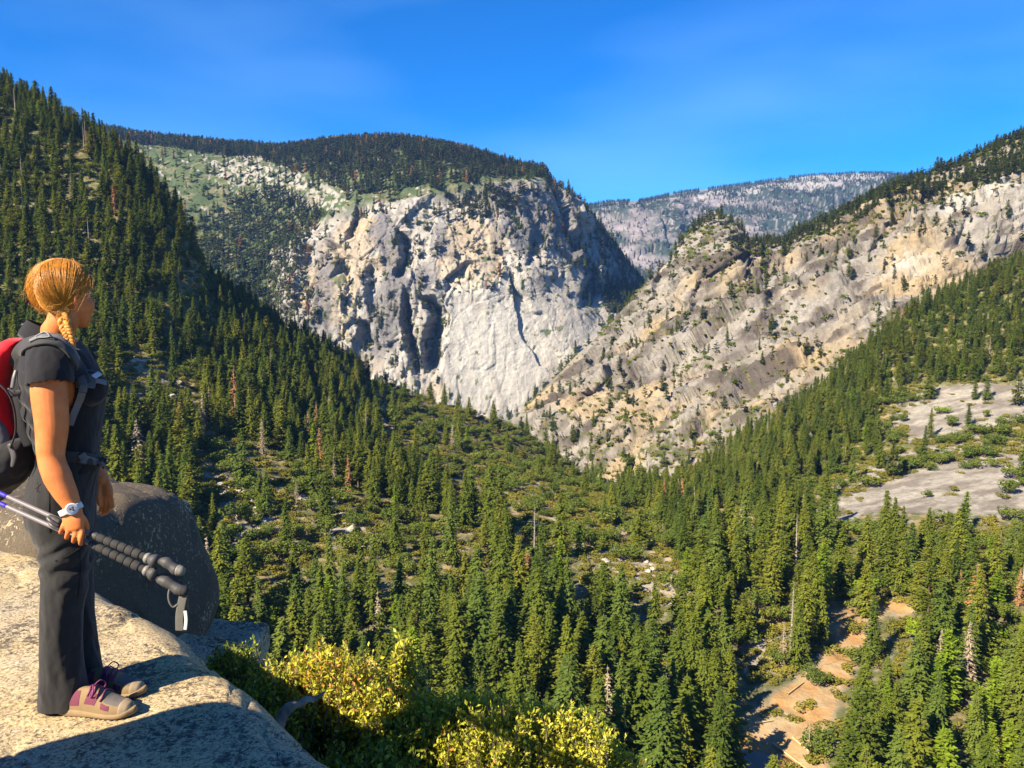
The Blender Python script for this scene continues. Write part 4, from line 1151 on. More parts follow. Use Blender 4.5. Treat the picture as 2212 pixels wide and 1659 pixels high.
def boulder(name, c, planes, label, p=9, rough=0.05, seed=0, mat=None, sub=None):
    """A weathered block: a rounded polytope given by its face planes (normal, distance), with relief."""
    D, F = (DIRS, DFACES) if sub is None else ico_dirs(sub)
    s = np.zeros(len(D))
    for nv, h in planes:
        nv = np.array(nv, float); nv /= np.linalg.norm(nv)
        s += (np.clip(D @ nv, 0, None) / h) ** p
    V = D * (s ** (-1 / p))[:, None]
    W = V + np.array(c)
    dd = fbm(W, 0.9, 4, 210 + seed) * rough * 1.6 + facets(W, 0.45, 211 + seed) * rough * 0.8 + fbm(W, 0.12, 3, 212 + seed) * rough * 0.14
    V = V + D * dd[:, None]
    o = link(name, mesh_np(name, V, F), mat or MAT_LEDGE)
    o.location = c
    return tag(o, label, 'boulder')
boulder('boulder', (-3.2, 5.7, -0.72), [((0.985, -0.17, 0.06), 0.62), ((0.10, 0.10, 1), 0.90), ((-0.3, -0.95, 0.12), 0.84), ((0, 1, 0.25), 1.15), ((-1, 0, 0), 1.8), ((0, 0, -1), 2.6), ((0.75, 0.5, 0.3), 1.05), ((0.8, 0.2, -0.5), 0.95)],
        'large granite boulder with sunlit top and black shaded face behind the hiker', 9, 0.05, 1, near_granite('stain_shade_granite', 1.9))  # lichen stain, also darkened all over to stand in for the face's deep shade
c = at(498, 1420, 6.6)
boulder('boulder', tuple(c), [((1, 0, 0), 0.24), ((-1, 0, 0), 0.7), ((0.1, -1, 0.1), 0.4), ((0, 1, 0), 0.4), ((0.1, -0.05, 1), 0.17), ((0, 0, -1), 0.9)], 'low dark shaded rock at the foot of the large boulder', 7, 0.05, 2, sub=5)
c = at(455, 1480, 5.6)
boulder('boulder', tuple(c), [((1, 0, 0), 0.20), ((-1, 0, 0), 0.5), ((0, -1, 0.1), 0.3), ((0, 1, 0), 0.4), ((0.3, -0.05, 1), 0.16), ((0, 0, -1), 0.9)], 'shaded rock between the ledge edge and the shrubs', 7, 0.04, 3, sub=5)
# an unseen block added beside the frame to throw the shadow across the lower ledge
boulder('boulder', (-2.36, 1.62, 0.55), [((-0.62, 0.79, 0), 0.34), ((0.62, -0.79, 0), 0.5), ((0.79, 0.62, 0.1), 0.38), ((-0.79, -0.62, 0), 0.4), ((0, 0, 1), 0.72), ((0, 0, -1), 0.60)],
        'unseen granite block added on the ledge to shade the foreground rock', 7, 0.05, 4, sub=5)

# ------------------------------------------------------------------ yellow leaved shrubs below the ledge
def leaf_mat(name, cols, spots=None):
    n = NT(name, 0.45, 0.4)
    at_ = n.new('ShaderNodeAttribute', attribute_name='tint')
    c = n.ramp(at_.outputs['Fac'], [(0.0, cols[0]), (0.35, cols[1]), (0.8, cols[2]), (1.0, cols[3])])
    n.color(c)
    tr = n.new('ShaderNodeBsdfTranslucent'); n.L(c, tr.inputs['Color'])
    mx = n.new('ShaderNodeMixShader'); mx.inputs['Fac'].default_value = 0.32
    n.L(n.b.outputs['BSDF'], mx.inputs[1]); n.L(tr.outputs['BSDF'], mx.inputs[2]); n.L(mx.outputs['Shader'], n.out.inputs['Surface'])
    return n.m
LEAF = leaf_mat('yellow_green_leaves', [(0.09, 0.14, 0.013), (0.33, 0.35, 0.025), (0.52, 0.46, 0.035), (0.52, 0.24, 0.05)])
TWIG = bark_mat('twig_bark', (0.10, 0.075, 0.055), (0.22, 0.18, 0.14))

def leaf_shrub(cx_, cy_, Y, rx, ry, rz, n_twig, label, seed, hue=0.45, orange=0.0, leaf=0.016, foot=0.8):
    """A shrub of upright twigs carrying pairs of small oval leaves."""
    r = np.random.default_rng(seed)
    c = at(cx_, cy_, Y)
    base = c + np.array([0, 0.1, -foot])
    rt = empty('leafy_shrub', tuple(base))
    B = Acc(); LV = []; tint = []
    n_twig = int(n_twig * 1.35)
    for i in range(n_twig):
        d = r.normal(0, 1, 3); d /= np.linalg.norm(d); d[2] = abs(d[2]) * 0.9 - 0.25
        tip = c + d * np.array([rx, ry, rz]) * (r.uniform(0.5, 1.05) if i % 7 else r.uniform(1.0, 1.35))
        L_ = r.uniform(0.20, 0.42)
        dirn = (tip - base); dirn /= np.linalg.norm(dirn)
        dirn = dirn * 0.5 + np.array([0, 0, 0.6]) + r.normal(0, .22, 3); dirn /= np.linalg.norm(dirn)
        a0 = tip - dirn * L_
        pts = [base + (a0 - base) * 0.0, base + (a0 - base) * 0.55 + r.normal(0, .03, 3), a0, tip]
        if i % 3 == 0: B.add(*cone_tube(np.array(pts) - base, [0.012, 0.007, 0.004, 0.0015], 4))
        else: B.add(*cone_tube(np.array(pts[2:]) - base, [0.003, 0.0012], 3))
        m = int(L_ / 0.0095)
        org = orange if r.random() < 0.7 else 0
        ss_ = (np.arange(m) + r.random(m)) / m
        q_ = a0 + (tip - a0) * ss_[:, None] + r.normal(0, 0.006, (m, 3))
        o_ = r.normal(0, 1, (m, 3)) + dirn * 0.7; o_ /= np.linalg.norm(o_, axis=1, keepdims=True)
        sd = np.cross(o_, r.normal(0, 1, (m, 3))); sd /= np.linalg.norm(sd, axis=1, keepdims=True) + 1e-9
        l = (leaf * r.uniform(0.5, 1.35, m))[:, None]; nn = np.cross(o_, sd)
        q0 = q_ + o_ * 0.008
        LV.append(np.stack([q0, q0 + o_ * l * 0.9 + sd * l * 0.48 + nn * l * 0.15, q0 + o_ * l * 1.9, q0 + o_ * l * 0.9 - sd * l * 0.48 + nn * l * 0.15], 1).reshape(-1, 3))
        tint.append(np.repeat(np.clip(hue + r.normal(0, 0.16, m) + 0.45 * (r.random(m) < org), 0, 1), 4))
    LV = np.concatenate(LV); tint = np.concatenate(tint)
    V = np.array(LV) - base
    me = mesh_np('shrub_leaves', V, np.arange(len(V)).reshape(-1, 4), False)
    add_attr(me, 'tint', np.array(tint), 'FLOAT')
    link('foliage', me, LEAF, rt)
    link('branches', B.mesh('shrub_branches', True), TWIG, rt)
    return tag(rt, label, 'shrub', 'yellow leaved shrubs below the ledge')
leaf_shrub(700, 1450, 4.45, 0.31, 0.25, 0.20, 270, 'sunlit yellow shrub with orange tipped leaves nearest the ledge edge', 301, 0.50, 0.38)
leaf_shrub(868, 1425, 4.60, 0.07, 0.12, 0.20, 70, 'slender yellow green shoot standing above the other shrubs', 302, 0.48)
leaf_shrub(800, 1515, 4.35, 0.22, 0.22, 0.18, 200, 'yellow shrub with pinkish tips below the slender shoot', 303, 0.5, 0.12)
leaf_shrub(1000, 1562, 4.25, 0.36, 0.28, 0.22, 300, 'broad sunlit yellow green shrub at the bottom centre', 304, 0.47, 0.05)
leaf_shrub(905, 1548, 4.30, 0.20, 0.22, 0.20, 170, 'sunlit yellow green shrub filling the dip left of the broad one', 311, 0.46, 0.06)
leaf_shrub(1100, 1572, 4.35, 0.22, 0.22, 0.22, 170, 'sunlit yellow green shrub between the broad one and the half shaded one', 312, 0.5, 0.03)
leaf_shrub(1190, 1585, 4.45, 0.32, 0.26, 0.22, 240, 'yellow green shrub right of the broad one, half in shadow', 305, 0.5)
leaf_shrub(1310, 1650, 4.60, 0.20, 0.22, 0.22, 140, 'rightmost low yellow green shrub at the bottom edge', 306, 0.45)
leaf_shrub(585, 1520, 4.25, 0.26, 0.26, 0.26, 190, 'dark shrub in the shadow of the ledge beside the sunlit one', 307, 0.15, 0, 0.017)  # leaf tint of the shadowed shrubs set darker: shade put into the colour
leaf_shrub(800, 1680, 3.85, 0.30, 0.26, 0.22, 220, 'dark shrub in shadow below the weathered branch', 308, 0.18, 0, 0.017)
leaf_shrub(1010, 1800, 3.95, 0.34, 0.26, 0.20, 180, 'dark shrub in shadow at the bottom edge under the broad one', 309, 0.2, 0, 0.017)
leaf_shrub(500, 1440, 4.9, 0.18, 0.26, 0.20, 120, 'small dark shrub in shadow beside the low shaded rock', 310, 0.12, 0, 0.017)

# weathered branch lying in the shade at the edge
pts = [at(594, 1590, 3.62), at(603, 1560, 3.63), at(617, 1533, 3.66), at(640, 1519, 3.72), at(668, 1511, 3.78), at(705, 1496, 3.86)]
def smooth_path(pts, m):
    pts = np.asarray(pts); u_ = np.linspace(0, len(pts) - 1, m)
    return np.stack([smooth1(np.interp(u_, range(len(pts)), pts[:, k]), 4) for k in range(3)], -1)
V, F = cone_tube(smooth_path(pts, 60), np.interp(np.linspace(0, 5, 60), range(6), [0.036, 0.030, 0.025, 0.020, 0.015, 0.004]), 18)
V = V + (fbm(V, 0.06, 3, 320) * 0.034 + fbm(V * np.array([1, 1, 3]), 0.012, 2, 321) * 0.004)[:, None] * np.array([0.6, 0.3, 1.0])
o = link('dead_branch', mesh_np('dead_branch', V - pts[0], F), bark_mat('weathered_wood', (0.09, 0.075, 0.062), (0.27, 0.24, 0.20))); o.location = pts[0]
tag(o, 'grey weathered branch curving out from the ledge in the shade', 'branch')

# boulders of the valley's open ground, each a rock of its own
r = np.random.default_rng(330)
ROCKM = NT('boulder_field_granite', 0.9, 0.2)
_v = ROCKM.coord('Object')
ROCKM.color(ROCKM.ramp(ROCKM.noise(_v, 0.9, 5, 0.65), [(0.3, (0.20, 0.185, 0.16)), (0.55, (0.35, 0.325, 0.28)), (0.75, (0.43, 0.40, 0.345))]))
_D, _F = ico_dirs(3)
RM = []
for k in range(6):
    s_ = np.zeros(len(_D))
    for q_ in range(9):
        nv = unit_ = r.normal(0, 1, 3); nv /= np.linalg.norm(nv)
        s_ += (np.clip(_D @ nv, 0, None) / r.uniform(0.55, 1.0)) ** 8
    for nv in ((1, 0, 0), (-1, 0, 0), (0, 1, 0), (0, -1, 0), (0, 0, 1), (0, 0, -1)): s_ += (np.clip(_D @ np.array(nv), 0, None) / 1.0) ** 8
    V = _D * (s_ ** (-1 / 8))[:, None] * np.array([1, 1, 0.75]); V += _D * (facets(V, 0.5, 340 + k) * 0.07)[:, None]
    m = mesh_np('field_rock', V, _F, False); m.materials.append(ROCKM.m); RM.append(m)
P, px, py, mk = VAL
X_, Y_ = px.ravel(), py.ravel(); Pf = P.reshape(-1, 3)
FIELDS = [(BARE[0], 20, 'in the boulder field beside the large boulder'), (BARE[1], 10, 'in the upper boulder streak mid valley'), (BARE[4], 10, 'in the clearing mid valley'), (BARE[3], 14, 'in the talus below the hillside'), (BARE[2], 16, 'along the bare strip of the spur'), (BARE[6], 14, 'on the orange bank of the pond'), (POOL, 12, 'around the creek pool'), ([(1300, 1190), (1420, 1220), (1490, 1300), (1440, 1330)], 10, 'at the lower end of the spur')]
for poly, cnt, wh in FIELDS:
    ids = np.where(inside(poly, X_, Y_))[0]
    if len(ids) == 0: continue
    sel = r.choice(ids, min(cnt, len(ids)), replace=False)
    sel = sel[np.argsort(X_[sel])]
    sizes = r.uniform(0.9, 2.6, len(sel)); nb = [0, 0]
    tot = [int((sizes <= 1.75).sum()), int((sizes > 1.75).sum())]
    for j, i in enumerate(sel):
        sz = sizes[j] * (1.0 if Pf[i][1] > 350 else 0.6)
        o = link('boulder', RM[r.integers(6)])
        o.location = Pf[i] + np.array([r.normal(0, 1), r.normal(0, 1), sz * 0.2]); o.scale = (sz * r.uniform(.8, 1.4), sz * r.uniform(.8, 1.3), sz * r.uniform(.7, 1.1)); o.rotation_euler = (r.uniform(-.3, .3), r.uniform(-.3, .3), r.uniform(0, 6.3))
        big = int(sizes[j] > 1.75); kk = nb[big]; nb[big] += 1
        tag(o, ('large' if big else 'small') + ' granite rock ' + wh + ('' if tot[big] == 1 else ', ' + (ORD[kk] if kk < 10 and kk < tot[big] - 1 else 'rightmost')), 'boulder', 'rocks of the valley clearings')

# fallen trunks on the creek bed
for k, (a, b, w, lab) in enumerate([((1672, 1606), (1758, 1672), 0.34, 'pale fallen trunk lying down the orange creek bank'), ((1712, 1596), (1778, 1650), 0.26, 'thinner fallen trunk right of the pale one on the creek bank'), ((1628, 1566), (1668, 1556), 0.22, 'short fallen log above the creek pool'), ((1700, 1500), (1742, 1470), 0.24, 'fallen log in the upper part of the creek bed')]):
    A_, B_ = ground_hit(*a), ground_hit(*b)
    n_ = 14
    L_ = np.array([A_ + (B_ - A_) * t_ for t_ in np.linspace(0, 1, n_)])
    L_[:, 2] += 0.5
    V, F = cone_tube(L_, np.linspace(w * 1.3, w * 0.6, n_), 10)
    V = V + fbm(V, 0.8, 2, 350 + k)[:, None] * 0.08
    o = link('fallen_log', mesh_np('fallen_log', V - A_, F), bark_mat('fallen_wood_%d' % k, (0.28, 0.20, 0.10), (0.50, 0.40, 0.22))); o.location = A_
    tag(o, lab, 'log', 'fallen trunks in the creek bed')

# ------------------------------------------------------------------ the hiker
def unit(v): v = np.asarray(v, float); return v / np.linalg.norm(v)
def ring_tube(rings, n=28, caps=True, power=2.0):
    """Closed tube through rings (centre, half-axis a, half-axis b)."""
    R = [(np.asarray(c, float), np.asarray(a, float), np.asarray(b, float)) for c, a, b in rings]
    if caps:
        def cap(i, j):
            c, a, b = R[i]; d = c - R[j][0]; d = d / (np.linalg.norm(d) + 1e-9)
            r_ = min(np.linalg.norm(a), np.linalg.norm(b))
            return [(c + d * r_ * 0.38, a * 0.78, b * 0.78), (c + d * r_ * 0.52, a * 0.35, b * 0.35), (c + d * r_ * 0.55, a * 0, b * 0)]
        R = cap(0, 1)[::-1] + R + cap(-1, -2)
    w = np.linspace(0, 2 * math.pi, n, endpoint=False)
    cw = np.sign(np.cos(w)) * np.abs(np.cos(w)) ** (2 / power); sw = np.sign(np.sin(w)) * np.abs(np.sin(w)) ** (2 / power)
    V = np.concatenate([c + np.outer(cw, a) + np.outer(sw, b) for c, a, b in R])
    return V, grid_faces(len(R), n, True)

def spline(pts, m):
    """Catmull-Rom through points (any dimension), m samples."""
    P = np.asarray(pts, float); n = len(P)
    out = []
    for t_ in np.linspace(0, n - 1, m):
        i = min(int(t_), n - 2); f = t_ - i
        p0, p1, p2, p3 = P[max(i - 1, 0)], P[i], P[i + 1], P[min(i + 2, n - 1)]
        out.append(0.5 * (2 * p1 + (p2 - p0) * f + (2 * p0 - 5 * p1 + 4 * p2 - p3) * f * f + (3 * p1 - p0 - 3 * p2 + p3) * f ** 3))
    return np.array(out)

def limb(pts, rad, n=20, m=None, flat=1.0, side=None):
    """Round tapering limb through points."""
    m = m or len(pts) * 5
    P = spline(pts, m); r_ = np.interp(np.linspace(0, len(pts) - 1, m), range(len(rad)), rad)
    rings = []
    for i in range(m):
        t_ = P[min(i + 1, m - 1)] - P[max(i - 1, 0)]; t_ /= np.linalg.norm(t_) + 1e-9
        s_ = np.array(side if side is not None else (0.05, 1, 0.1), float)
        a = s_ - t_ * (s_ @ t_); a /= np.linalg.norm(a) + 1e-9
        rings.append((P[i], a * r_[i] * flat, np.cross(t_, a) * r_[i]))
    return ring_tube(rings, n)

def ellipsoid(c, A, n=20, m=14):
    """Ellipsoid with half-axis vectors A (3x3 rows)."""
    A = np.asarray(A, float); V = []
    for i in range(m + 1):
        t_ = math.pi * i / m
        for j in range(n):
            w = 2 * math.pi * j / n
            V.append(np.asarray(c) + A[0] * math.sin(t_) * math.cos(w) + A[1] * math.sin(t_) * math.sin(w) + A[2] * math.cos(t_))
    return np.array(V), grid_faces(m + 1, n, True)

def union(name, pieces, voxel, smooth=4, factor=0.5):
    """One continuous surface around overlapping pieces."""
    A = Acc()
    for V, F in pieces: A.add(V, F)
    me = A.mesh(name + '_pieces', True)
    o = bpy.data.objects.new(name + '_tmp', me); COL.objects.link(o)
    r_ = o.modifiers.new('r', 'REMESH'); r_.mode = 'VOXEL'; r_.voxel_size = voxel; r_.use_smooth_shade = True
    if smooth:
        s_ = o.modifiers.new('s', 'SMOOTH'); s_.iterations = smooth; s_.factor = factor
    dg = bpy.context.evaluated_depsgraph_get(); dg.update()
    out = bpy.data.meshes.new_from_object(o.evaluated_get(dg)); out.name = name
    bpy.data.objects.remove(o); bpy.data.meshes.remove(me)
    return out

def verts(me):
    a = np.empty(len(me.vertices) * 3, np.float32); me.vertices.foreach_get('co', a); return a.reshape(-1, 3).astype(float)
def vnormals(me):
    a = np.empty(len(me.vertices) * 3, np.float32); me.vertices.foreach_get('normal', a); return a.reshape(-1, 3).astype(float)
def setverts(me, V):
    me.vertices.foreach_set('co', np.ascontiguousarray(V, np.float32).ravel()); me.update()

ROOT = np.array([-1.64, 3.05, 0.0])
hiker = empty('person', tuple(ROOT))
tag(hiker, 'hiker with red blonde braid, black polo shirt and dark trousers standing on the ledge', 'person')
PSI = math.radians(22)
fw = np.array([math.cos(PSI), math.sin(PSI), 0]); lf = np.array([-math.sin(PSI), math.cos(PSI), 0]); up = np.array([0, 0, 1.0])
def rel(V): return np.asarray(V) - ROOT
def put(name, me, mat, parent=None):
    """Link a mesh given in world coordinates as a part of the hiker."""
    setverts(me, verts(me) - ROOT)
    return link(name, me, mat, parent or hiker)

def cloth(name, c1, c2, rough=0.85, weave=900, sheen=0.15):
    n = NT(name, rough, 0.15)
    v = n.coord('Object')
    n.color(n.mix(n.noise(v, 9, 4), c1, c2))
    n.b.inputs['Sheen Weight'].default_value = sheen
    n.bump(n.math('ADD', n.math('MULTIPLY', n.noise(v, weave, 2), 0.3), n.noise(v, 14, 4)), 0.5, 0.006)
    return n.m
def skin_mat():
    n = NT('skin', 0.55, 0.3)
    v = n.coord('Object')
    n.color(n.ramp(n.noise(v, 16, 5, 0.6), [(0.3, (0.44, 0.125, 0.034)), (0.55, (0.53, 0.165, 0.048)), (0.8, (0.58, 0.21, 0.075))]))
    n.b.inputs['Subsurface Weight'].default_value = 0.15
    n.b.inputs['Subsurface Radius'].default_value = (0.012, 0.004, 0.002)
    n.b.inputs['Subsurface Scale'].default_value = 1.0
    n.bump(n.noise(v, 260, 4, 0.6), 0.25, 0.002)
    return n.m
SKIN = skin_mat()
SHIRT = cloth('black_polo_cloth', (0.0065, 0.0065, 0.009), (0.012, 0.0115, 0.015))
TROUS = cloth('charcoal_trouser_cloth', (0.014, 0.0135, 0.0145), (0.024, 0.023, 0.024))
def plain(name, c, rough=0.6, spec=0.4, metal=0.0, bump=0.0):
    n = NT(name, rough, spec); v = n.coord('Object')
    n.color(n.mix(n.noise(v, 30, 4), tuple(x * 0.82 for x in c), tuple(min(1, x * 1.15) for x in c)))
    n.b.inputs['Metallic'].default_value = metal
    if bump: n.bump(n.noise(v, 400, 3), bump, 0.002)
    return n.m

def trunk_ring(y, xb, xf, w, Y=3.05, c_shift=0.0, k=1.0):
    pb, pf = at(xb, y, Y), at(xf, y, Y)
    c = (pb + pf) / 2; d = np.linalg.norm(pf - pb) / 2
    kx, ky = fw[0] - c[0] / c[1] * fw[1], lf[0] - c[0] / c[1] * lf[1]      # how wide the two axes look from where the hiker is seen
    d = math.sqrt(max(d * d - (ky * w) ** 2, (0.7 * d) ** 2)) / kx
    return (c + lf * c_shift, fw * d * k, lf * w * k)
TORSO = [(738, 66, 160, 0.085), (750, 56, 178, 0.135), (764, 48, 194, 0.168), (790, 42, 209, 0.180), (820, 42, 224, 0.176), (846, 45, 231, 0.168), (880, 52, 226, 0.156), (930, 66, 218, 0.144), (975, 82, 214, 0.140), (1012, 80, 216, 0.150)]
# head frame: turned further away than the body
HT = math.radians(60)
hf = np.array([math.cos(HT), math.sin(HT), 0]); hr = np.array([math.sin(HT), -math.cos(HT), 0])
HC = at(142, 636, 3.02)
def hp(f, r, z): return HC + hf * f + hr * r + up * z

sh_r, el_r, wr_r = at(106, 785, 2.885), at(110, 985, 2.84), at(155, 1092, 2.83)
up_r = at(107, 850, 2.86); fo_r = at(124, 1030, 2.83)
arm_r = limb([sh_r, up_r, at(112, 920, 2.85), el_r, fo_r, at(142, 1066, 2.83), wr_r, at(158, 1112, 2.825)], [0.060, 0.061, 0.055, 0.045, 0.047, 0.040, 0.030, 0.032], 24, 60)
sh_l, el_l, wr_l = at(140, 785, 3.22), at(168, 960, 3.27), at(222, 1040, 3.24)
arm_l = limb([sh_l, at(150, 870, 3.26), el_l, at(196, 1005, 3.26), wr_l], [0.062, 0.058, 0.046, 0.044, 0.030], 20, 40)
head = [ellipsoid(hp(-0.006, 0, 0.022), [hf * 0.090, hr * 0.073, up * 0.098]),
        ring_tube([(hp(0.008, 0, 0.02), hf * 0.078, hr * 0.066), (hp(0.016, 0, -0.03), hf * 0.070, hr * 0.063), (hp(0.026, 0, -0.065), hf * 0.066, hr * 0.059), (hp(0.038, 0, -0.095), hf * 0.048, hr * 0.048), (hp(0.050, 0, -0.114), hf * 0.028, hr * 0.032)], 24),
        limb([hp(0.082, 0, 0.018), hp(0.088, 0, -0.010), hp(0.096, 0, -0.032), hp(0.084, 0, -0.042)], [0.007, 0.009, 0.012, 0.009], 12, 12),
        ellipsoid(hp(0.086, 0, -0.068), [hf * 0.010, hr * 0.024, up * 0.007]), ellipsoid(hp(0.082, 0, -0.080), [hf * 0.011, hr * 0.021, up * 0.008]), ellipsoid(hp(0.050, 0.040, -0.040), [hf * 0.034, hr * 0.024, up * 0.034]), ellipsoid(hp(0.050, -0.040, -0.040), [hf * 0.034, hr * 0.024, up * 0.034]),
        ellipsoid(hp(0.070, 0.032, 0.028), [hf * 0.016, hr * 0.024, up * 0.008]), ellipsoid(hp(0.070, -0.032, 0.028), [hf * 0.016, hr * 0.024, up * 0.008]),
        limb([hp(-0.004, 0.080, -0.058), hp(-0.016, 0.086, -0.038), hp(-0.022, 0.092, -0.018), hp(-0.012, 0.090, -0.002), hp(0.002, 0.084, -0.010), hp(0.006, 0.079, -0.028)], [0.008, 0.007, 0.006, 0.006, 0.005, 0.006], 10, 26), ellipsoid(hp(-0.006, 0.078, -0.030), [hf * 0.014, hr * 0.006, up * 0.026]), ellipsoid(hp(-0.012, -0.078, -0.030), [hf * 0.020, hr * 0.009, up * 0.032]),
        limb([hp(-0.012, 0, -0.05), hp(-0.022, 0.0, -0.11), at(108, 745, 3.06)], [0.052, 0.053, 0.066], 24, 16)]
body_t = [ring_tube([trunk_ring(y, xb + 9, xf - 9, w * 0.93) for y, xb, xf, w in TORSO] + [trunk_ring(1060, 64, 205, 0.155), trunk_ring(1110, 66, 198, 0.15)])]
LEG_R = [(1090, 56, 190, 0.088), (1130, 60, 196, 0.086), (1180, 84, 197, 0.082), (1260, 89, 190, 0.074), (1320, 87, 180, 0.072), (1390, 85, 177, 0.068), (1450, 84, 183, 0.066), (1490, 84, 190, 0.064), (1517, 84, 196, 0.064), (1545, 84, 198, 0.064)]
LEG_L = [(1090, 75, 208, 0.086), (1180, 104, 208, 0.082), (1260, 116, 200, 0.074), (1320, 120, 201, 0.072), (1390, 122, 210, 0.074), (1450, 124, 220, 0.068), (1496, 126, 230, 0.066), (1520, 126, 232, 0.066)]
leg = [limb([at(125, 1080, 2.97), at(132, 1260, 2.97), at(130, 1400, 2.98), at(125, 1535, 3.0)], [0.08, 0.056, 0.05, 0.036], 16, 24),
       limb([at(145, 1080, 3.14), at(160, 1260, 3.14), at(165, 1400, 3.14), at(160, 1505, 3.14)], [0.08, 0.056, 0.05, 0.036], 16, 24)]
# right hand: back of the hand to the camera, fingers closed round the two poles
def fing(pts, r0): return limb(pts, [r0, r0 * 1.04, r0 * 0.92, r0 * 0.86, r0 * 0.7], 10, 22)
kn = [((140, 1131), 0.0085), ((152, 1139), 0.0092), ((166, 1146), 0.0094), ((178, 1148), 0.0090)]
hand_r = [limb([at(156, 1098, 2.826), at(158, 1120, 2.816), at(160, 1141, 2.814)], [0.034, 0.040, 0.037], 20, 14, 0.55)]
tips = [(131, 1150), (144, 1161), (159, 1169), (174, 1174)]
for (k, r0), tp in zip(kn, tips):
    hand_r.append(fing([at(k[0], k[1] - 4, 2.812), at((k[0] + tp[0]) / 2 - 1, (k[1] + tp[1]) / 2 + 1, 2.805), at(tp[0], tp[1], 2.822), at(tp[0] + 3, tp[1] - 2, 2.852), at(tp[0] + 9, tp[1] - 16, 2.862)], r0))
hand_r.append(limb([at(170, 1112, 2.83), at(182, 1126, 2.842), at(187, 1142, 2.858), at(182, 1154, 2.866)], [0.014, 0.0125, 0.011, 0.008], 10, 16))
# left hand hanging relaxed on the far side, fingers a little curled
hand_l = [limb([at(221, 1036, 3.24), at(226, 1056, 3.235), at(229, 1072, 3.23)], [0.028, 0.034, 0.033], 18, 14, 0.5)]
for k, (x0, x1, yl, r0) in enumerate([(219, 219, 1108, 0.0078), (226, 228, 1114, 0.0082), (233, 237, 1111, 0.0080), (239, 244, 1098, 0.0070)]):
    hand_l.append(fing([at(x0, 1064, 3.228), at((x0 + x1) / 2 + 1, 1082, 3.220 + 0.004 * k), at(x1, 1094, 3.222 + 0.004 * k), at(x1 - 3, (1094 + yl) / 2, 3.232), at(x1 - 8, yl, 3.245)], r0))
hand_l.append(limb([at(217, 1046, 3.23), at(212, 1062, 3.215), at(213, 1080, 3.208), at(215, 1092, 3.21)], [0.012, 0.0115, 0.010, 0.007], 10, 16))
body = union('body', head + body_t + leg + [arm_r, arm_l] + hand_r + hand_l, 0.0042, 3, 0.4)
put('body', body, SKIN)
EYE = plain('eye_white', (0.7, 0.68, 0.65), 0.2, 0.5); IRIS = plain('iris_brown', (0.05, 0.03, 0.02), 0.2, 0.5)
BROW = plain('brow_hair', (0.20, 0.10, 0.04), 0.8, 0.2)
for s_ in (1, -1):
    V, F = ellipsoid(hp(0.066, 0.030 * s_, 0.006), [hf * 0.012, hr * 0.013, up * 0.007]); e = put('eye', mesh_np('eye', V, F), EYE)
    V, F = ellipsoid(hp(0.076, 0.030 * s_, 0.006), [hf * 0.003, hr * 0.006, up * 0.006]); put('iris', mesh_np('iris', V, F), IRIS, e)
    V, F = limb([hp(0.084, 0.014 * s_, 0.032), hp(0.080, 0.032 * s_, 0.038), hp(0.066, 0.048 * s_, 0.032)], [0.003, 0.004, 0.002], 8, 10); put('eyebrow', mesh_np('eyebrow', V, F), BROW)

# --- polo shirt
sl_r = limb([at(108, 752, 2.93), at(106, 780, 2.885), at(107, 805, 2.866), at(108, 829, 2.86), at(109, 850, 2.858)], [0.066, 0.074, 0.074, 0.072, 0.070], 28, 28)
sl_l = limb([at(138, 756, 3.17), at(142, 790, 3.22), at(148, 840, 3.25)], [0.070, 0.080, 0.078], 24, 18)
bust = [ellipsoid(at(194, 838, 2.985), [fw * 0.058, lf * 0.060, up * 0.062]), ellipsoid(at(194, 838, 3.12), [fw * 0.058, lf * 0.060, up * 0.062])]
shirt = union('shirt', [ring_tube([trunk_ring(*t_) for t_ in TORSO], 40), sl_r, sl_l] + bust, 0.0055, 10, 0.5)
def trim(me, test):
    """Open a hem: drop the faces whose points all satisfy test."""
    bm = bmesh.new(); bm.from_mesh(me)
    k_ = test(np.array([v.co[:] for v in bm.verts]))
    bm.verts.ensure_lookup_table()
    bmesh.ops.delete(bm, geom=[f for f in bm.faces if all(k_[v.index] for v in f.verts)], context='FACES')
    bm.to_mesh(me); bm.free()
_hc, _ha = at(108, 829, 2.86), unit(up_r - sh_r)
trim(shirt, lambda Q: ((Q - _hc) @ _ha + 0.05 * (Q[:, 0] - _hc[0]) > 0) & (np.linalg.norm((Q - _hc) - np.outer((Q - _hc) @ _ha, _ha), axis=1) < 0.09) & ((Q - _hc) @ _ha < 0.09))
V = verts(shirt); _d = (V - _hc) @ _ha + 0.05 * (V[:, 0] - _hc[0])
_k = (_d > 0) & (_d < 0.012) & (np.linalg.norm((V - _hc) - np.outer((V - _hc) @ _ha, _ha), axis=1) < 0.09)
setverts(shirt, V - np.outer(_d * _k, _ha))
V = verts(shirt); Nn = vnormals(shirt)
fold = fbm(V * np.array([1, 1, 0.55]), 0.11, 3, 401, ridged=True) * 0.009 + fbm(V, 0.035, 2, 402) * 0.0012
under = np.exp(-((V[:, 2] - 1.17) / 0.10) ** 2) * 0.006 * np.sin((V[:, 2] + 0.4 * V[:, 0]) * 90)
setverts(shirt, V + Nn * (fold + under * (V[:, 0] < -1.72))[:, None])
from mathutils.bvhtree import BVHTree
def bvh(me): 
    return BVHTree.FromPolygons([tuple(v) for v in verts(me)], [tuple(p.vertices) for p in me.polygons])
shirt_bvh = bvh(shirt)
put('shirt', shirt, SHIRT)
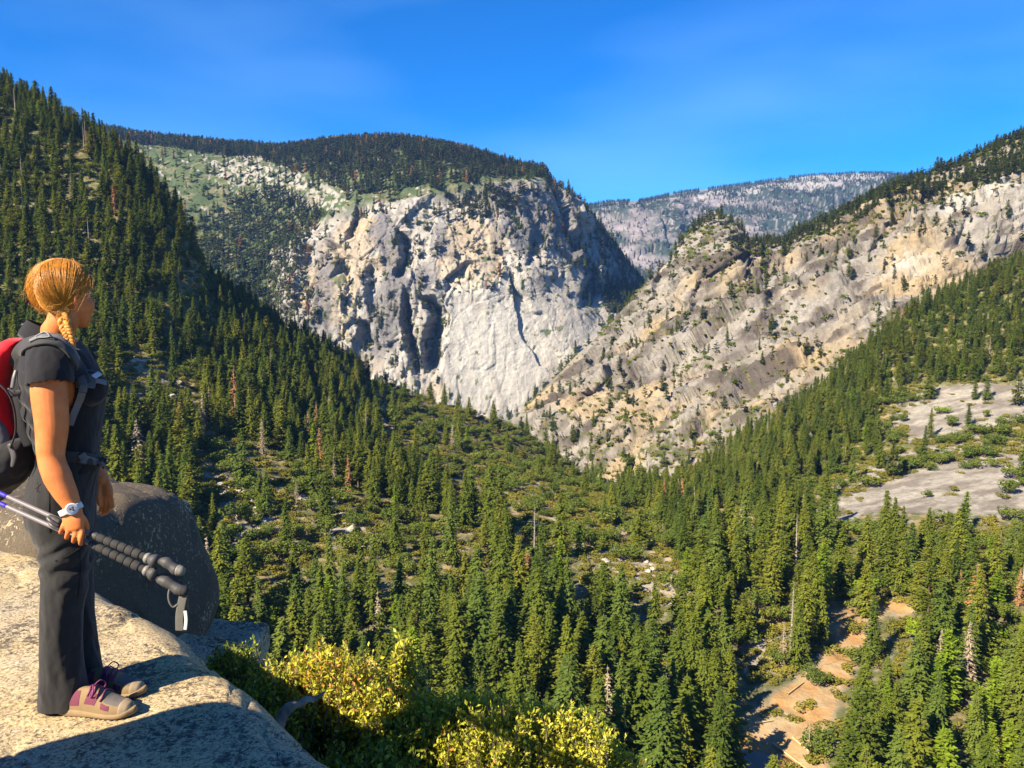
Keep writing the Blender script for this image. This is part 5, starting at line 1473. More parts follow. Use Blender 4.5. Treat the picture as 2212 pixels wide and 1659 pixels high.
# collar: a band round the neck, higher at the back, its leaf folded outwards
nk = [(58, 706, 3.06, 0.066), (66, 728, 3.06, 0.074), (60, 748, 3.06, 0.088)]
ring_c = [(at(107, 716, 3.055) + up * 0.012, fw * 0.071 + up * -0.034, lf * 0.064), (at(108, 722, 3.055), fw * 0.082 + up * -0.046, lf * 0.076), (at(109, 742, 3.055), fw * 0.100 + up * -0.052, lf * 0.108), (at(109, 750, 3.055), fw * 0.104 + up * -0.05, lf * 0.116),
          (at(109, 746, 3.055), fw * 0.092 + up * -0.05, lf * 0.100), (at(108, 728, 3.055), fw * 0.072 + up * -0.042, lf * 0.068), (at(107, 716, 3.055) + up * 0.012, fw * 0.071 + up * -0.034, lf * 0.064)]
V, F = ring_tube(ring_c, 40, caps=False)
put('collar', mesh_np('collar', V, F), SHIRT)

# --- trousers
hips = ring_tube([trunk_ring(*t_) for t_ in [(986, 84, 219, 0.146), (1020, 68, 216, 0.162), (1060, 55, 211, 0.174), (1095, 51, 207, 0.178), (1128, 58, 204, 0.168), (1150, 74, 200, 0.13)]], 40)
def leg_tube(L_, Y): return ring_tube([(lambda r_: (r_[0], r_[1], r_[2]))(trunk_ring(y, xb, xf, w, Y)) for y, xb, xf, w in L_], 32)
trous = union('trousers', [hips, leg_tube(LEG_R, 2.975), leg_tube(LEG_L, 3.14)], 0.0058, 8, 0.5)
_z1, _z2 = at(90, 1521, 2.975)[2], at(130, 1500, 3.14)[2]
trim(trous, lambda Q: np.where(Q[:, 1] < 3.06, Q[:, 2] < _z1 + 0.02 * (Q[:, 0] + 1.65), Q[:, 2] < _z2))
V = verts(trous); V[:, 2] = np.where(V[:, 1] < 3.06, np.maximum(V[:, 2], _z1 + 0.02 * (V[:, 0] + 1.65)), np.maximum(V[:, 2], _z2)); setverts(trous, V)
V = verts(trous); Nn = vnormals(trous)
lowz = np.clip((0.75 - V[:, 2]) / 0.7, 0, 1)
fold = fbm(V * np.array([1, 1, 0.28]), 0.10, 3, 411, ridged=True) * 0.013 * (0.45 + 0.55 * lowz) + fbm(V, 0.05, 3, 412) * 0.002
diag = np.sin((V[:, 2] * 1.0 - V[:, 0] * 0.75) * 78 + fbm(V, 0.12, 2, 413) * 5) * 0.006 * np.exp(-((V[:, 2] - 0.60) / 0.085) ** 2)
setverts(trous, V + Nn * (fold + diag)[:, None])
trous_bvh = bvh(trous)
tr_o = put('trousers', trous, TROUS)

def cast(x, y, trees, off=0.004):
    """Where the view through a pixel meets the clothing, lifted a little off the cloth."""
    p = at(x, y, 3.0); d = Vector(p - CAM).normalized()
    best = None
    for t_ in trees:
        h = t_.ray_cast(Vector(CAM), d)
        if h[0] is not None and (best is None or h[3] < best[1]): best = (h, h[3])
    if best is None: return p, np.array([0, -1.0, 0])
    loc, nn = np.array(best[0][0]), np.array(best[0][1])
    if nn @ np.array(d) > 0: nn = -nn
    return loc + nn * off, nn
def strap(name, pts, width, thick, trees, mat, parent, lift=0.006, m=None, root=ROOT):
    """A flat strap lying on the clothing: pts are pixels, or pixels with a distance where it leaves the body."""
    raw = []
    for p in pts:
        if len(p) == 3: raw.append(np.concatenate([at(*p), [0, -1, 0.0]]))
        else:
            l, nn = cast(p[0], p[1], trees, lift); raw.append(np.concatenate([l, nn]))
    R = spline(raw, m or len(pts) * 5)
    rings = []
    for i in range(len(R)):
        t_ = R[min(i + 1, len(R) - 1), :3] - R[max(i - 1, 0), :3]; t_ /= np.linalg.norm(t_) + 1e-9
        nn = R[i, 3:] - t_ * (R[i, 3:] @ t_); nn /= np.linalg.norm(nn) + 1e-9
        rings.append((R[i, :3], np.cross(t_, nn) * width / 2, nn * thick / 2))
    V, F = ring_tube(rings, 16, True, 4.0)
    return link(name, mesh_np(name, V - root, F), mat, parent)
SEAM = plain('seam_thread', (0.012, 0.012, 0.013), 0.9, 0.1)
strap('side_seam', [(105, 1040), (107, 1075), (106, 1110), (108, 1150)], 0.0025, 0.0015, [trous_bvh], SEAM, tr_o, 0.0005)
strap('pocket_edge', [(120, 1212), (150, 1200), (176, 1183)], 0.007, 0.003, [trous_bvh], SEAM, tr_o, 0.001)
strap('pocket_seam', [(172, 1190), (173, 1240), (168, 1290)], 0.003, 0.002, [trous_bvh], SEAM, tr_o, 0.001)
MARK = plain('embroidered_mark', (0.006, 0.006, 0.007), 0.7, 0.3)
for seg in ([(80, 1042), (83, 1050), (80, 1062)], [(83, 1050), (88, 1046)], [(83, 1051), (77, 1056)], [(81, 1058), (86, 1064)]):
    strap('mark', seg, 0.003, 0.002, [trous_bvh], MARK, tr_o, 0.001, 8)

# --- hair: a cap of hair parted down the middle and drawn to a braid behind each ear, with single strands over it
HAX = np.array([0.101, 0.087, 0.104])       # half-axes forward, side, up
HO = hp(-0.010, -0.002, 0.024)
def hpos(d, k=1.0): return HO + hf * d[0] * HAX[0] * k + hr * d[1] * HAX[1] * k + up * d[2] * HAX[2] * k
def hair_path(phi, side, lat, m, puff=1.0, jit=0.0, r=None):
    """Strand from the parting at angle phi (0 = front, 180 = back) to the gathering point behind the ear."""
    a = unit((math.cos(phi), side * (0.03 + lat), math.sin(phi)))
    g = unit((-0.42, side * 0.72, -0.72))
    om = math.acos(np.clip(a @ g, -1, 1))
    t_ = np.linspace(0, 1, m)[:, None]
    v = (np.sin((1 - t_) * om) * a + np.sin(t_ * om) * g) / math.sin(om)
    bow = np.sin(math.pi * t_); fr = max(0, math.cos(phi))
    v = v + np.array([-0.20 * fr, 0.10 * side * fr, 0.16 * fr]) * bow
    v /= np.linalg.norm(v, axis=1, keepdims=True)
    k = puff + 0.035 * bow + (0.06 * bow if phi > 2.0 else 0) - 0.16 * t_ ** 3
    v = v * HAX * k
    return HO + v[:, :1] * hf + v[:, 1:2] * hr + v[:, 2:] * up
def hair_mat():
    n = NT('red_blonde_hair', 0.38, 0.6)
    v = n.coord('Object')
    n.color(n.ramp(n.noise(n.coord('Object', (1, 1, 0.4)), 420, 3), [(0.25, (0.42, 0.145, 0.016)), (0.5, (0.58, 0.245, 0.028)), (0.75, (0.72, 0.40, 0.065))]))
    n.b.inputs['Anisotropic'].default_value = 0.6
    return n.m
HAIR = hair_mat()
PH0, PH1 = math.radians(30), math.radians(222)
A = Acc()
for s_ in (1, -1):
    phs = np.linspace(PH0, PH1, 46)
    G = np.array([hair_path(p, s_, 0.0, 22, 0.97) for p in phs])
    rr = G - HO; nn = rr / np.linalg.norm(rr, axis=-1, keepdims=True)
    groove = np.sin(np.arange(46) * 2.4)[:, None] * 0.0006 * np.sin(np.linspace(0.15, 1, 22) * math.pi * 0.9)[None]
    G = G + nn * groove[..., None]
    A.add(G.reshape(-1, 3), grid_faces(46, 22))
hair_o = put('hair', A.mesh('hair', True), HAIR)
r = np.random.default_rng(500)
strands = []
for i in range(6400):
    s_ = 1 if r.random() < 0.62 else -1
    p = PH0 + (PH1 - PH0) * r.random() + r.normal(0, 0.02)
    pa = hair_path(p, s_, abs(r.normal(0, 0.05)), 12, r.uniform(0.98, 1.035) + (0.03 if r.random() < 0.12 else 0))
    pa += r.normal(0, 0.0012, (1, 3)) + np.linspace(0, 1, 12)[:, None] * r.normal(0, 0.0055, (1, 3)) 
    pa += np.sin(np.linspace(0, math.pi * r.uniform(1, 2.2), 12))[:, None] * r.normal(0, 0.0028, (1, 3))
    strands.append(pa)
for i in range(700):       # loose wisps round the nape and temple
    s_ = 1 if r.random() < 0.8 else -1
    p = r.choice([r.uniform(PH0 - 0.10, PH0 + 0.25), r.uniform(PH1 - 0.35, PH1 + 0.10), r.uniform(2.2, 3.4)])
    pa = hair_path(p, s_, 0.02, 12, 1.03)[: r.integers(6, 12)]
    pa = spline(pa, 12) + np.linspace(0, 1, 12)[:, None] ** 2 * r.normal(0, 0.018, (1, 3))
    strands.append(pa)
# the braid: three interwoven locks, and strands around them
_g = hair_path(2.4, 1, 0, 12, 0.985)[-1]
BR = [_g + up * 0.012, _g - up * 0.012, at(140, 703, 2.935), at(147, 720, 2.925), at(152, 738, 2.92), at(155, 752, 2.918)]
BP = spline(BR, 60)
def lock(k, rad_k):
    pts, rad = [], []
    for i in range(60):
        t_ = i / 59; w = 0.016 * (1 - 0.45 * t_)
        a = 2 * math.pi * (t_ * 4.2 + k / 3)
        tg = unit(BP[min(i + 1, 59)] - BP[max(i - 1, 0)]); sd = unit(np.cross(tg, [0.25, -1, 0]))
        pts.append(BP[i] + sd * math.sin(a) * w + np.cross(sd, tg) * math.sin(2 * a) * w * 0.5)
        rad.append((0.0115 * (1 - 0.5 * t_)) * rad_k)
    return np.array(pts), rad
B = Acc()
for k in range(3):
    pts, rad = lock(k, 1.0); V, F = limb(pts, rad, 12, 60); B.add(V, F)
    for j in range(130):
        a = r.uniform(0, 2 * math.pi); ph = r.uniform(0, 60)
        off = np.array([(math.cos(a) * 0.9, math.sin(a) * 0.9, 0)])
        sub = pts[::4]; rr_ = np.array(rad)[::4, None]
        j0 = r.integers(0, 6); j1 = r.integers(9, 15)
        st = spline(sub[j0:j1] + rr_[j0:j1] * np.array([math.cos(a), math.sin(a), 0.3 * math.sin(a)]) * 1.02, 12)
        strands.append(st + np.linspace(0, 1, 12)[:, None] ** 2 * r.normal(0, 0.003, (1, 3)))
BRAID = NT('braid_hair', 0.5, 0.4)
BRAID.color(BRAID.ramp(BRAID.noise(BRAID.coord('Object', (1, 1, 0.5)), 220, 3), [(0.32, (0.26, 0.085, 0.010)), (0.52, (0.48, 0.19, 0.024)), (0.72, (0.66, 0.36, 0.06))]))
BRAID.bump(BRAID.noise(BRAID.coord('Object', (1, 1, 0.3)), 500, 3), 0.6, 0.003)
put('braid', B.mesh('braid', True), BRAID.m)
put('hair_tie', mesh_np('hair_tie', *limb([BP[55], BP[59]], [0.0075, 0.0075], 12, 6)), plain('hair_tie_grey', (0.3, 0.3, 0.3)))
def strand_mesh(name, S, w):
    """Single hairs as thin three-sided threads."""
    S = np.array(S); n, m = S.shape[:2]
    tg = np.gradient(S, axis=1); tg /= np.linalg.norm(tg, axis=-1, keepdims=True) + 1e-9
    a = np.cross(tg, (S - HO)); a /= np.linalg.norm(a, axis=-1, keepdims=True) + 1e-9
    b = np.cross(tg, a)
    ww = w * np.linspace(1, 0.5, m)[None, :, None]
    ring = np.stack([S + a * ww, S - a * ww, S + b * ww * np.sign((b * (S - HO)).sum(-1, keepdims=True))], 2)     # n, m, 3, 3
    V = ring.reshape(-1, 3)
    base = (np.arange(n)[:, None, None] * m + np.arange(m - 1)[None, :, None]) * 3
    k = np.arange(3)[None, None, :]; k2 = (k + 1) % 3
    F = np.stack([base + k, base + k2, base + k2 + 3, base + k + 3], -1).reshape(-1, 4)
    return mesh_np(name, V, F, True)
put('hair_strand', strand_mesh('hair_strand', strands, 0.0005), HAIR, hair_o)
hair_o.children[-1]['kind'] = 'stuff'

# --- watch
wa = unit(wr_r - fo_r); wc = at(153, 1100, 2.828)
WHITE = plain('white_resin', (0.52, 0.50, 0.47), 0.35, 0.5)
s1 = unit(np.cross(wa, [0.1, -1, 0.1])); s2 = np.cross(wa, s1)
rings = []
for i in range(37):
    a = 2 * math.pi * i / 36
    d = s1 * math.cos(a) + s2 * math.sin(a)
    rings.append((wc + d * 0.0385, wa * 0.011, d * 0.0025))
V, F = ring_tube(rings, 12, False, 4.0)
watch = put('wristwatch', mesh_np('wristwatch', V, F), WHITE)
watch['label'] = 'white sports watch on the hand holding the poles'
wn = unit(CAM - wc + np.array([0.2, 0, 0.2])); wn = unit(wn - wa * (wn @ wa)); ws = np.cross(wn, wa)
def disc(c, n_, a, b, r0, h, seg=28, r1=None):
    r1 = r1 or r0
    return ring_tube([(c, a * r0 * 0.0, b * r0 * 0.0), (c, a * r0, b * r0), (c + n_ * h * 0.8, a * r0, b * r0), (c + n_ * h, a * r1, b * r1), (c + n_ * h, a * 0, b * 0)], seg, False)
put('watch_case', mesh_np('watch_case', *disc(wc + wn * 0.036, wn, wa, ws, 0.0215, 0.011, 28, 0.019), smooth=False), WHITE, watch)
put('bezel', mesh_np('bezel', *disc(wc + wn * 0.047, wn, wa, ws, 0.016, 0.0015, 28), smooth=False), plain('bezel_silver', (0.5, 0.49, 0.5), 0.3, 0.5, 0.7), watch)
put('watch_dial', mesh_np('watch_dial', *disc(wc + wn * 0.0486, wn, wa, ws, 0.0115, 0.001, 24), smooth=False), plain('dial_grey', (0.30, 0.29, 0.31), 0.3, 0.5), watch)
DIALM = plain('dial_black', (0.03, 0.03, 0.035), 0.4, 0.4)
for a in (0.5, 2.4, 4.3):
    put('sub_dial', mesh_np('sub_dial', *disc(wc + wn * 0.0497 + (wa * math.cos(a) + ws * math.sin(a)) * 0.0055, wn, wa, ws, 0.0036, 0.0006, 14), smooth=False), DIALM, watch)
V, F = limb([wc + s2 * 0.040 + wn * 0.0, wc + s2 * 0.055 + wa * 0.004], [0.0045, 0.002], 8, 6); put('strap_end', mesh_np('strap_end', V, F), WHITE, watch)

# --- shoes
TAN = plain('shoe_tan', (0.185, 0.125, 0.062), 0.75, 0.25, 0, 0.4); SOLE = plain('shoe_sole', (0.21, 0.145, 0.078), 0.8, 0.2)
PURP = plain('shoe_purple', (0.125, 0.032, 0.058), 0.8, 0.2, 0, 0.5); GREYP = plain('shoe_grey_mesh', (0.115, 0.10, 0.092), 0.9, 0.15, 0, 0.6); LACE = plain('lace_purple', (0.16, 0.035, 0.10), 0.8, 0.2); TREAD = plain('tread_dark', (0.05, 0.04, 0.03), 0.9, 0.2)
def shoe(heel, toe, z0, flip):
    heel, toe = np.array(heel), np.array(toe)
    ax = unit(toe - heel); sd = np.array([ax[1], -ax[0], 0]) ; L_ = np.linalg.norm(toe - heel)
    S = np.array([0, .05, .14, .26, .38, .50, .60, .70, .80, .88, .95, 1.0])
    HW = np.interp(S, S, [0.024, .035, .039, .038, .038, .041, .045, .048, .046, .040, .028, .009])
    HT_ = np.interp(S, S, [.055, .082, .092, .094, .098, .098, .085, .066, .056, .050, .041, .022])
    def surf(s_, a, k=0.0):        # a: 0 = near ground on the outer side, pi = other side
        hw = np.interp(s_, S, HW) + k; h = np.interp(s_, S, HT_) + k
        ca, sa = math.cos(a), math.sin(a)
        side_ = np.sign(ca) * abs(ca) ** 0.7 * hw * (1 - 0.28 * max(0, sa) ** 2 * (s_ < 0.62))
        return heel + ax * L_ * s_ + sd * side_ + up * (z0 + 0.020 + max(0.0, sa) ** 0.85 * (h - 0.012) + 0.018 * max(0, s_ - .8))
    def patch(s0, s1, a0, a1, k, ns_=10, na=10, skew=0.0):
        G = np.array([[surf(s0 + (s1 - s0) * i / ns_ + skew * j / na, a0 + (a1 - a0) * j / na, k * math.sin(math.pi * min(max(i / ns_, .04), .96)) ** 0.25 * math.sin(math.pi * min(max(j / na, .04), .96)) ** 0.25) for j in range(na + 1)] for i in range(ns_ + 1)])
        return G.reshape(-1, 3), grid_faces(ns_ + 1, na + 1)
    ss = np.linspace(0, 1, 44); G = np.array([[surf(s_, a) for a in np.linspace(0, math.pi, 26)] for s_ in ss])
    o = put('shoe', mesh_np('shoe', G.reshape(-1, 3), grid_faces(44, 26)), TAN)
    rings = []
    for s_ in np.linspace(0.0, 1.0, 30):
        hw = np.interp(s_, S, HW) + 0.005
        c = heel + ax * (L_ * (s_ * 1.02 - 0.01)); lift = 0.012 * max(0, (s_ - 0.82) / 0.18) ** 1.5 + 0.004 * max(0, (0.08 - s_) / 0.08)
        rings.append((c + up * (z0 + 0.015 + lift), sd * hw, up * (0.0145 + 0.006 * math.exp(-((s_ - 0.22) / 0.2) ** 2))))
    V, F = ring_tube(rings, 24, True, 3.2); put('sole', mesh_np('sole', V, F), SOLE, o)
    for k in range(13):
        s_ = 0.08 + 0.07 * k; c = heel + ax * L_ * s_ + up * (z0 + 0.002)
        V, F = ring_tube([(c - ax * 0.004, sd * (np.interp(s_, S, HW) + 0.0045), up * 0.0035), (c + ax * 0.004, sd * (np.interp(s_, S, HW) + 0.0045), up * 0.0035)], 12, True, 4); put('tread', mesh_np('tread', V, F), TREAD, o)
    for a0, a1 in ((0.25, 1.15), (math.pi - 1.15, math.pi - 0.25)):
        put('purple_panel', mesh_np('purple_panel', *patch(.13, .33, a0, a1 * 0.98 if a1 < 2 else a1, 0.0022)), PURP, o)
        put('purple_panel', mesh_np('purple_panel', *patch(.40, .55, a0 + .1, a1 - .1, 0.0022, skew=0.05)), PURP, o)
        put('purple_panel', mesh_np('purple_panel', *patch(.64, .75, a0 + .05 if a1 < 2 else a0 + .4, a1 - .45 if a1 < 2 else a1 - .05, 0.0022)), PURP, o)
    put('mesh_panel', mesh_np('mesh_panel', *patch(.67, .86, 0.85, math.pi - 0.85, 0.002)), GREYP, o)
    put('toe_cap', mesh_np('toe_cap', *patch(.86, .985, 0.12, math.pi - 0.12, 0.0025)), plain('toe_cap_brown', (0.24, 0.18, 0.115), 0.8, 0.2), o)
    for k in range(4):
        s_ = 0.44 + 0.062 * k
        P_ = [surf(s_ + .015 * math.sin(j * 1.3), a, 0.004) for j, a in enumerate(np.linspace(0.75, math.pi - 0.75, 7))]
        V, F = limb(P_, [0.0028] * 7, 8, 16); put('lace', mesh_np('lace', V, F), LACE, o)
    for q_ in (1, -1):
        c0 = surf(0.47, math.pi / 2, 0.006)
        loop = [c0, c0 + sd * 0.022 * q_ + up * 0.012 + ax * 0.012, c0 + sd * 0.040 * q_ - up * 0.010 + ax * 0.022, c0 + sd * 0.034 * q_ - up * 0.030 + ax * 0.006, c0 + sd * 0.012 * q_ - up * 0.006 - ax * 0.004]
        V, F = limb(loop, [0.0026] * 5, 8, 24); put('lace', mesh_np('lace', V, F), LACE, o)
    return o
so = shoe((-1.748, 2.965, 0), (-1.448, 2.925, 0), 0.0, 1); so['label'] = 'near tan and purple hiking shoe'
so = shoe((-1.77, 3.12, 0), (-1.482, 3.085, 0), 0.0, -1); so['label'] = 'far tan and purple hiking shoe, mostly in shadow'

# ------------------------------------------------------------------ backpack
PR = np.array([-1.9, 3.06, 0.86])
pack = empty('backpack', tuple(PR))
tag(pack, 'red daypack with dark grey base worn on the back of the hiker', 'backpack')
RED = cloth('red_ripstop', (0.62, 0.008, 0.016), (0.74, 0.014, 0.026), 0.6, 700)
DGREY = cloth('dark_grey_nylon', (0.020, 0.019, 0.020), (0.042, 0.040, 0.040), 0.7, 700)
MGREY = cloth('mid_grey_nylon', (0.10, 0.10, 0.105), (0.15, 0.15, 0.155), 0.7, 700)
BLACKN = plain('black_webbing', (0.014, 0.014, 0.016), 0.7, 0.25, 0, 0.5)
BUCK = plain('buckle_plastic', (0.055, 0.052, 0.055), 0.45, 0.4)
def put2(name, me, mat, parent=None):
    setverts(me, verts(me) - PR); return link(name, me, mat, parent or pack)
def pring(y, cx_, half, w, Y=3.06):
    c = at(cx_, y, Y); kx = fw[0] - c[0] / c[1] * fw[1]; return (c, fw * half / 567 / kx, lf * w)
sh = union('main_bag', [ring_tube([pring(*t_) for t_ in [(740, 30, 24, 0.085), (756, 12, 36, 0.115), (780, -10, 50, 0.135), (815, -34, 66, 0.145), (860, -46, 78, 0.148), (905, -40, 84, 0.145), (945, -32, 84, 0.14), (972, -26, 80, 0.13)]], 36, True, 2.6)], 0.008, 6)
V = verts(sh); Nn = vnormals(sh)
setverts(sh, V + Nn * (fbm(V * np.array([1, 1, 0.5]), 0.13, 3, 421, ridged=True) * 0.008)[:, None])
put2('main_bag', sh, RED)
sh = union('base_bag', [ring_tube([pring(*t_) for t_ in [(962, 14, 66, 0.13), (985, 2, 84, 0.155), (1010, -8, 88, 0.165), (1038, -18, 76, 0.155), (1058, -24, 56, 0.12)]], 36, True, 2.4)], 0.008, 6)
V = verts(sh); Nn = vnormals(sh)
setverts(sh, V + Nn * (fbm(V, 0.10, 3, 422, ridged=True) * 0.009)[:, None])
base_bvh = bvh(sh)
put2('base_bag', sh, DGREY)
sh = union('side_pocket', [ring_tube([(at(x_, y_, 2.945), fw * h_ / 567, lf * 0.035) for y_, x_, h_ in [(905, -70, 58), (930, -62, 66), (955, -54, 66), (975, -50, 60)]], 24, True, 2.6)], 0.007, 4)
put2('side_pocket', sh, MGREY)
V, F = limb([at(44, 748, 2.98), at(40, 800, 2.985), at(40, 860, 2.985), at(46, 920, 2.985), at(62, 962, 2.99)], [0.018, 0.020, 0.022, 0.022, 0.020], 16, 30, 0.45); put2('back_panel', mesh_np('back_panel', V, F), BLACKN)
for pts in ([(66, 775, 3.02), (56, 850, 3.03), (60, 920, 3.02), (76, 968, 3.0)],):
    V, F = limb([at(*p) for p in pts], [0.010, 0.012, 0.012, 0.010], 14, 24, 0.6); put2('frame_strap', mesh_np('frame_strap', V, F), BLACKN)
tr2 = [shirt_bvh]
strap('shoulder_strap', [(34, 790, 2.99), (42, 762, 2.965), (58, 746), (82, 738), (108, 738), (132, 748), (152, 768), (166, 792), (176, 815), (182, 832)], 0.052, 0.012, tr2, DGREY, pack, 0.007, 60, PR)
strap('shoulder_strap', [(72, 742), (95, 733), (120, 735), (146, 752), (164, 780)], 0.018, 0.006, tr2, MGREY, pack, 0.016, 40, PR)
strap('shoulder_strap_webbing', [(182, 832), (178, 850), (168, 872), (158, 895), (150, 918)], 0.026, 0.003, tr2, MGREY, pack, 0.004, 30, PR)
strap('chest_strap', [(180, 826), (196, 824), (212, 824), (226, 828)], 0.020, 0.004, tr2, MGREY, pack, 0.006, 24, PR)
strap('chest_buckle', [(196, 812), (199, 824), (197, 838)], 0.026, 0.009, tr2, BUCK, pack, 0.008, 14, PR)
strap('buckle_tab', [(203, 818), (212, 812)], 0.020, 0.006, tr2, plain('light_grey_tab', (0.42, 0.42, 0.45), 0.5), pack, 0.014, 8, PR)
strap('strap_adjuster', [(176, 816), (182, 832), (180, 846)], 0.030, 0.010, tr2, BUCK, pack, 0.010, 14, PR)
tr3 = [shirt_bvh, trous_bvh]
strap('hip_belt', [(90, 990, 2.97), (110, 988), (140, 986), (165, 988), (190, 991), (212, 996), (222, 1002)], 0.040, 0.008, tr3, DGREY, pack, 0.006, 40, PR)
strap('hip_belt_webbing', [(180, 990), (205, 998), (222, 1006), (236, 1018, 3.1)], 0.024, 0.004, tr3, MGREY, pack, 0.012, 24, PR)
strap('hip_buckle', [(172, 980), (176, 990), (174, 1000)], 0.030, 0.010, tr3, BUCK, pack, 0.012, 12, PR)
for pts, rad_ in (([at(16, 842, 2.915), at(30, 850, 2.92), at(46, 846, 2.93)], [0.010, 0.013, 0.008]), ([at(20, 960, 2.91), at(30, 985, 2.905), at(26, 1008, 2.90)], [0.010, 0.012, 0.006]), ([at(26, 838, 2.92), at(30, 815, 2.93), at(34, 800, 2.94)], [0.008, 0.008, 0.006])):
    V, F = limb(pts, rad_, 12, 16, 0.5); put2('side_buckle', mesh_np('side_buckle', V, F), BUCK)
V, F = limb([at(-30, 812, 2.895), at(12, 842, 2.90), at(30, 880, 2.905), at(34, 930, 2.91), at(22, 968, 2.90)], [0.005, 0.006, 0.006, 0.006, 0.005], 12, 30, 0.35, (1, 0, 0)); put2('compression_strap', mesh_np('compression_strap', V, F), BUCK)
# grey outline mark on the strap
strap('strap_mark', [(84, 736), (97, 727), (104, 738), (84, 738)], 0.004, 0.002, tr2, plain('mark_grey', (0.22, 0.22, 0.22)), pack, 0.0225, 16, PR)

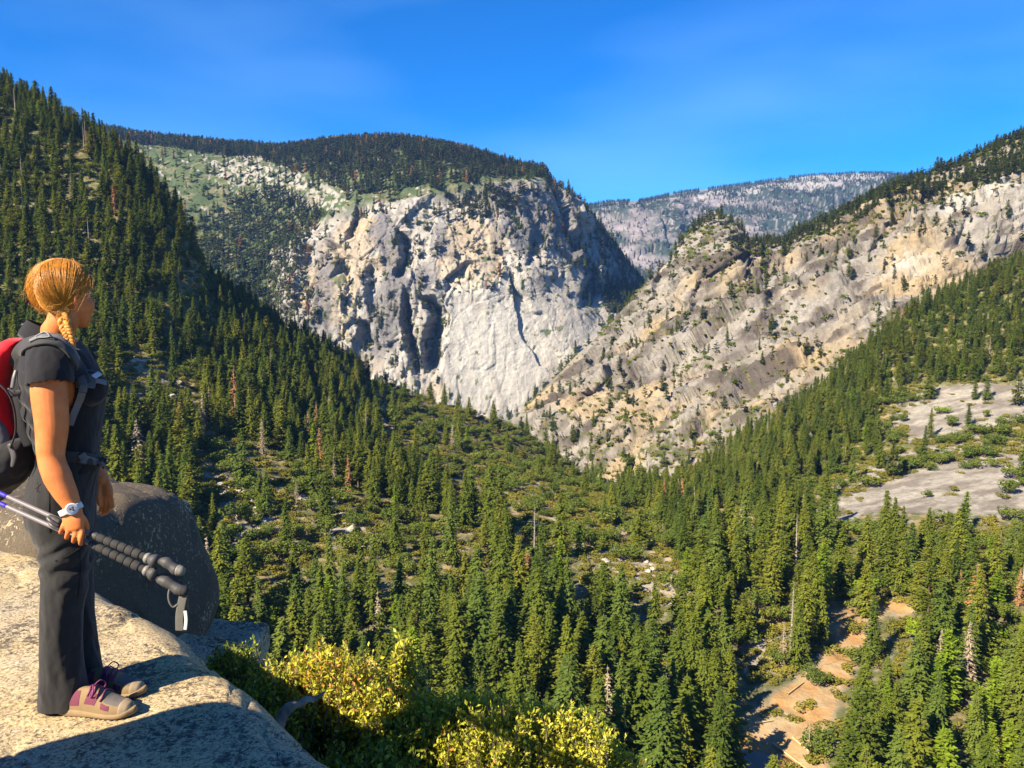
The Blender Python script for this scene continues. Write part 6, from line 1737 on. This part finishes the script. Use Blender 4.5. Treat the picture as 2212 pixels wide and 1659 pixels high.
# ------------------------------------------------------------------ trekking poles
ALU = NT('brushed_aluminium', 0.38, 0.5).color((0.17, 0.155, 0.17)).m; BLUE = plain('blue_print', (0.030, 0.018, 0.32), 0.5, 0.4); FOAM = plain('grip_foam', (0.030, 0.029, 0.030), 0.85, 0.2, 0, 0.5); RUB = plain('grip_rubber', (0.045, 0.044, 0.044), 0.6, 0.3); LT = plain('grip_light', (0.15, 0.14, 0.125), 0.5, 0.4); WEB = plain('strap_webbing', (0.10, 0.095, 0.085), 0.9, 0.15, 0, 0.5)
def pole(p0, p1, p2, h0, h1, label, Yg, upper):
    """Shaft from p0 through the hand to p1, ribbed grip to p2, handle from h0 to h1 (pixels and distances)."""
    q0, q1, q2, k0, k1 = at(*p0), at(*p1), at(*p2), at(*h0), at(*h1)
    rt = empty('trekking_pole', tuple(q1)); tag(rt, label, 'trekking pole', 'pair of trekking poles')
    def pt(name, VF, mat, parent=None, smooth=True): return link(name, mesh_np(name, VF[0] - q1, VF[1], smooth), mat, parent or rt)
    d = unit(q1 - q0)
    sh_ = pt('shaft', limb([q0, (q0 + q1) / 2, q1, q1 + (q2 - q1) * 0.1], [0.0072, 0.0078, 0.0088, 0.0088], 16, 20), ALU)
    mid = q0 + (q1 - q0) * 0.52
    pt('blue_band', limb([mid - d * 0.02, q0 + (q1 - q0) * 0.62], [0.0084, 0.0086], 16, 8), BLUE, sh_)
    lk = at(118 if upper else 122, 1124 if upper else 1134, p1[2])
    pt('clamp', limb([lk - d * 0.022, lk, lk + d * 0.020], [0.0125, 0.0150, 0.0120], 14, 12), BUCK)
    pt('clamp_lever', limb([lk - d * 0.018 + np.array([0, -0.016, 0.006]), lk + np.array([0, -0.020, 0.0]), lk + d * 0.024 + np.array([0, -0.014, -0.006])], [0.006, 0.008, 0.005], 10, 10), BUCK)
    g = unit(q2 - q1); Lg = np.linalg.norm(q2 - q1)
    pt('grip_core', limb([q1 + g * Lg * 0.08, q2], [0.0125, 0.0130], 16, 8), FOAM)
    for k in range(7):
        c = q1 + g * Lg * (0.13 + 0.118 * k); L2 = Lg * 0.054; R_ = 0.0136 + 0.0005 * k
        a = unit(np.cross(g, [0, 1, 0.2])); b = np.cross(g, a)
        pt('grip_rib', ring_tube([(c - g * L2, a * R_ * 0.5, b * R_ * 0.5), (c - g * L2, a * R_ * 0.93, b * R_ * 0.93), (c - g * L2 * 0.85, a * R_, b * R_), (c + g * L2 * 0.85, a * R_, b * R_), (c + g * L2, a * R_ * 0.93, b * R_ * 0.93), (c + g * L2, a * R_ * 0.5, b * R_ * 0.5)], 20, False), FOAM if k else RUB)
    a = unit(np.cross(g, [0, 1, 0.2])); b = np.cross(g, a)
    pt('grip_ring', ring_tube([(q2 + g * 0.0, a * 0.019, b * 0.019), (q2 + g * 0.004, a * 0.020, b * 0.020)], 20), LT)
    c = q2 + g * 0.020
    pt('hand_rest', ring_tube([(c - g * 0.010, a * 0.015, b * 0.015), (c + g * 0.004, a * 0.023, b * 0.023), (c + g * 0.013, a * 0.027, b * 0.025)], 20), RUB)
    hd = unit(k1 - k0)
    pt('handle_neck', limb([c, k0 + hd * 0.01], [0.012, 0.013], 14, 8), FOAM)
    n_ = unit(np.cross(hd, [0, 1, 0])); Lh = np.linalg.norm(k1 - k0)
    pt('handle', limb([k0, k0 + hd * Lh * 0.25 + n_ * 0.003, k0 + hd * Lh * 0.55, k0 + hd * Lh * 0.8 - n_ * 0.004, k1], [0.014, 0.020, 0.0165, 0.020, 0.016], 18, 26), RUB)
    pt('handle_top', limb([k1 - hd * 0.004 - n_ * 0.002, k1 + hd * 0.010 + n_ * 0.002], [0.0205, 0.016], 18, 8), LT if upper else FOAM)
    return rt, pt, k1
rt, pt, k1 = pole((-260, 948, 2.94), (188, 1150, 2.842), (318, 1205, 2.79), (350, 1212, 2.78), (388, 1232, 2.77), 'upper one of the two trekking poles, with pale grip top', 2.8, True)
rt, pt, k1 = pole((-260, 972, 2.95), (186, 1170, 2.846), (316, 1232, 2.80), (344, 1252, 2.79), (396, 1276, 2.78), 'lower one of the two trekking poles, its strap hanging down', 2.8, False)
def flat(pts, w, t_, side=(1, 0, 0)): 
    P_ = spline(pts, len(pts) * 6); rings = []
    for i in range(len(P_)):
        tg = unit(P_[min(i + 1, len(P_) - 1)] - P_[max(i - 1, 0)]); s_ = np.array(side, float); s_ = unit(s_ - tg * (s_ @ tg))
        rings.append((P_[i], s_ * w / 2, np.cross(tg, s_) * t_ / 2))
    return ring_tube(rings, 12, True, 4)
pt('wrist_strap', flat([at(398, 1278, 2.78), at(393, 1300, 2.776), at(388, 1330, 2.775), at(388, 1362, 2.776)], 0.030, 0.003), WEB)
pt('wrist_strap', flat([at(398, 1278, 2.785), at(402, 1300, 2.79), at(403, 1330, 2.79), at(398, 1364, 2.785)], 0.018, 0.003), WEB)
pt('strap_label', flat([at(400, 1320, 2.772), at(402, 1340, 2.771), at(400, 1360, 2.772)], 0.012, 0.003), WHITE)
pt('strap_loop', limb([at(368, 1266, 2.785), at(364, 1284, 2.775), at(366, 1300, 2.772), at(374, 1311, 2.774), at(383, 1306, 2.776)], [0.004] * 5, 8, 24), WEB)
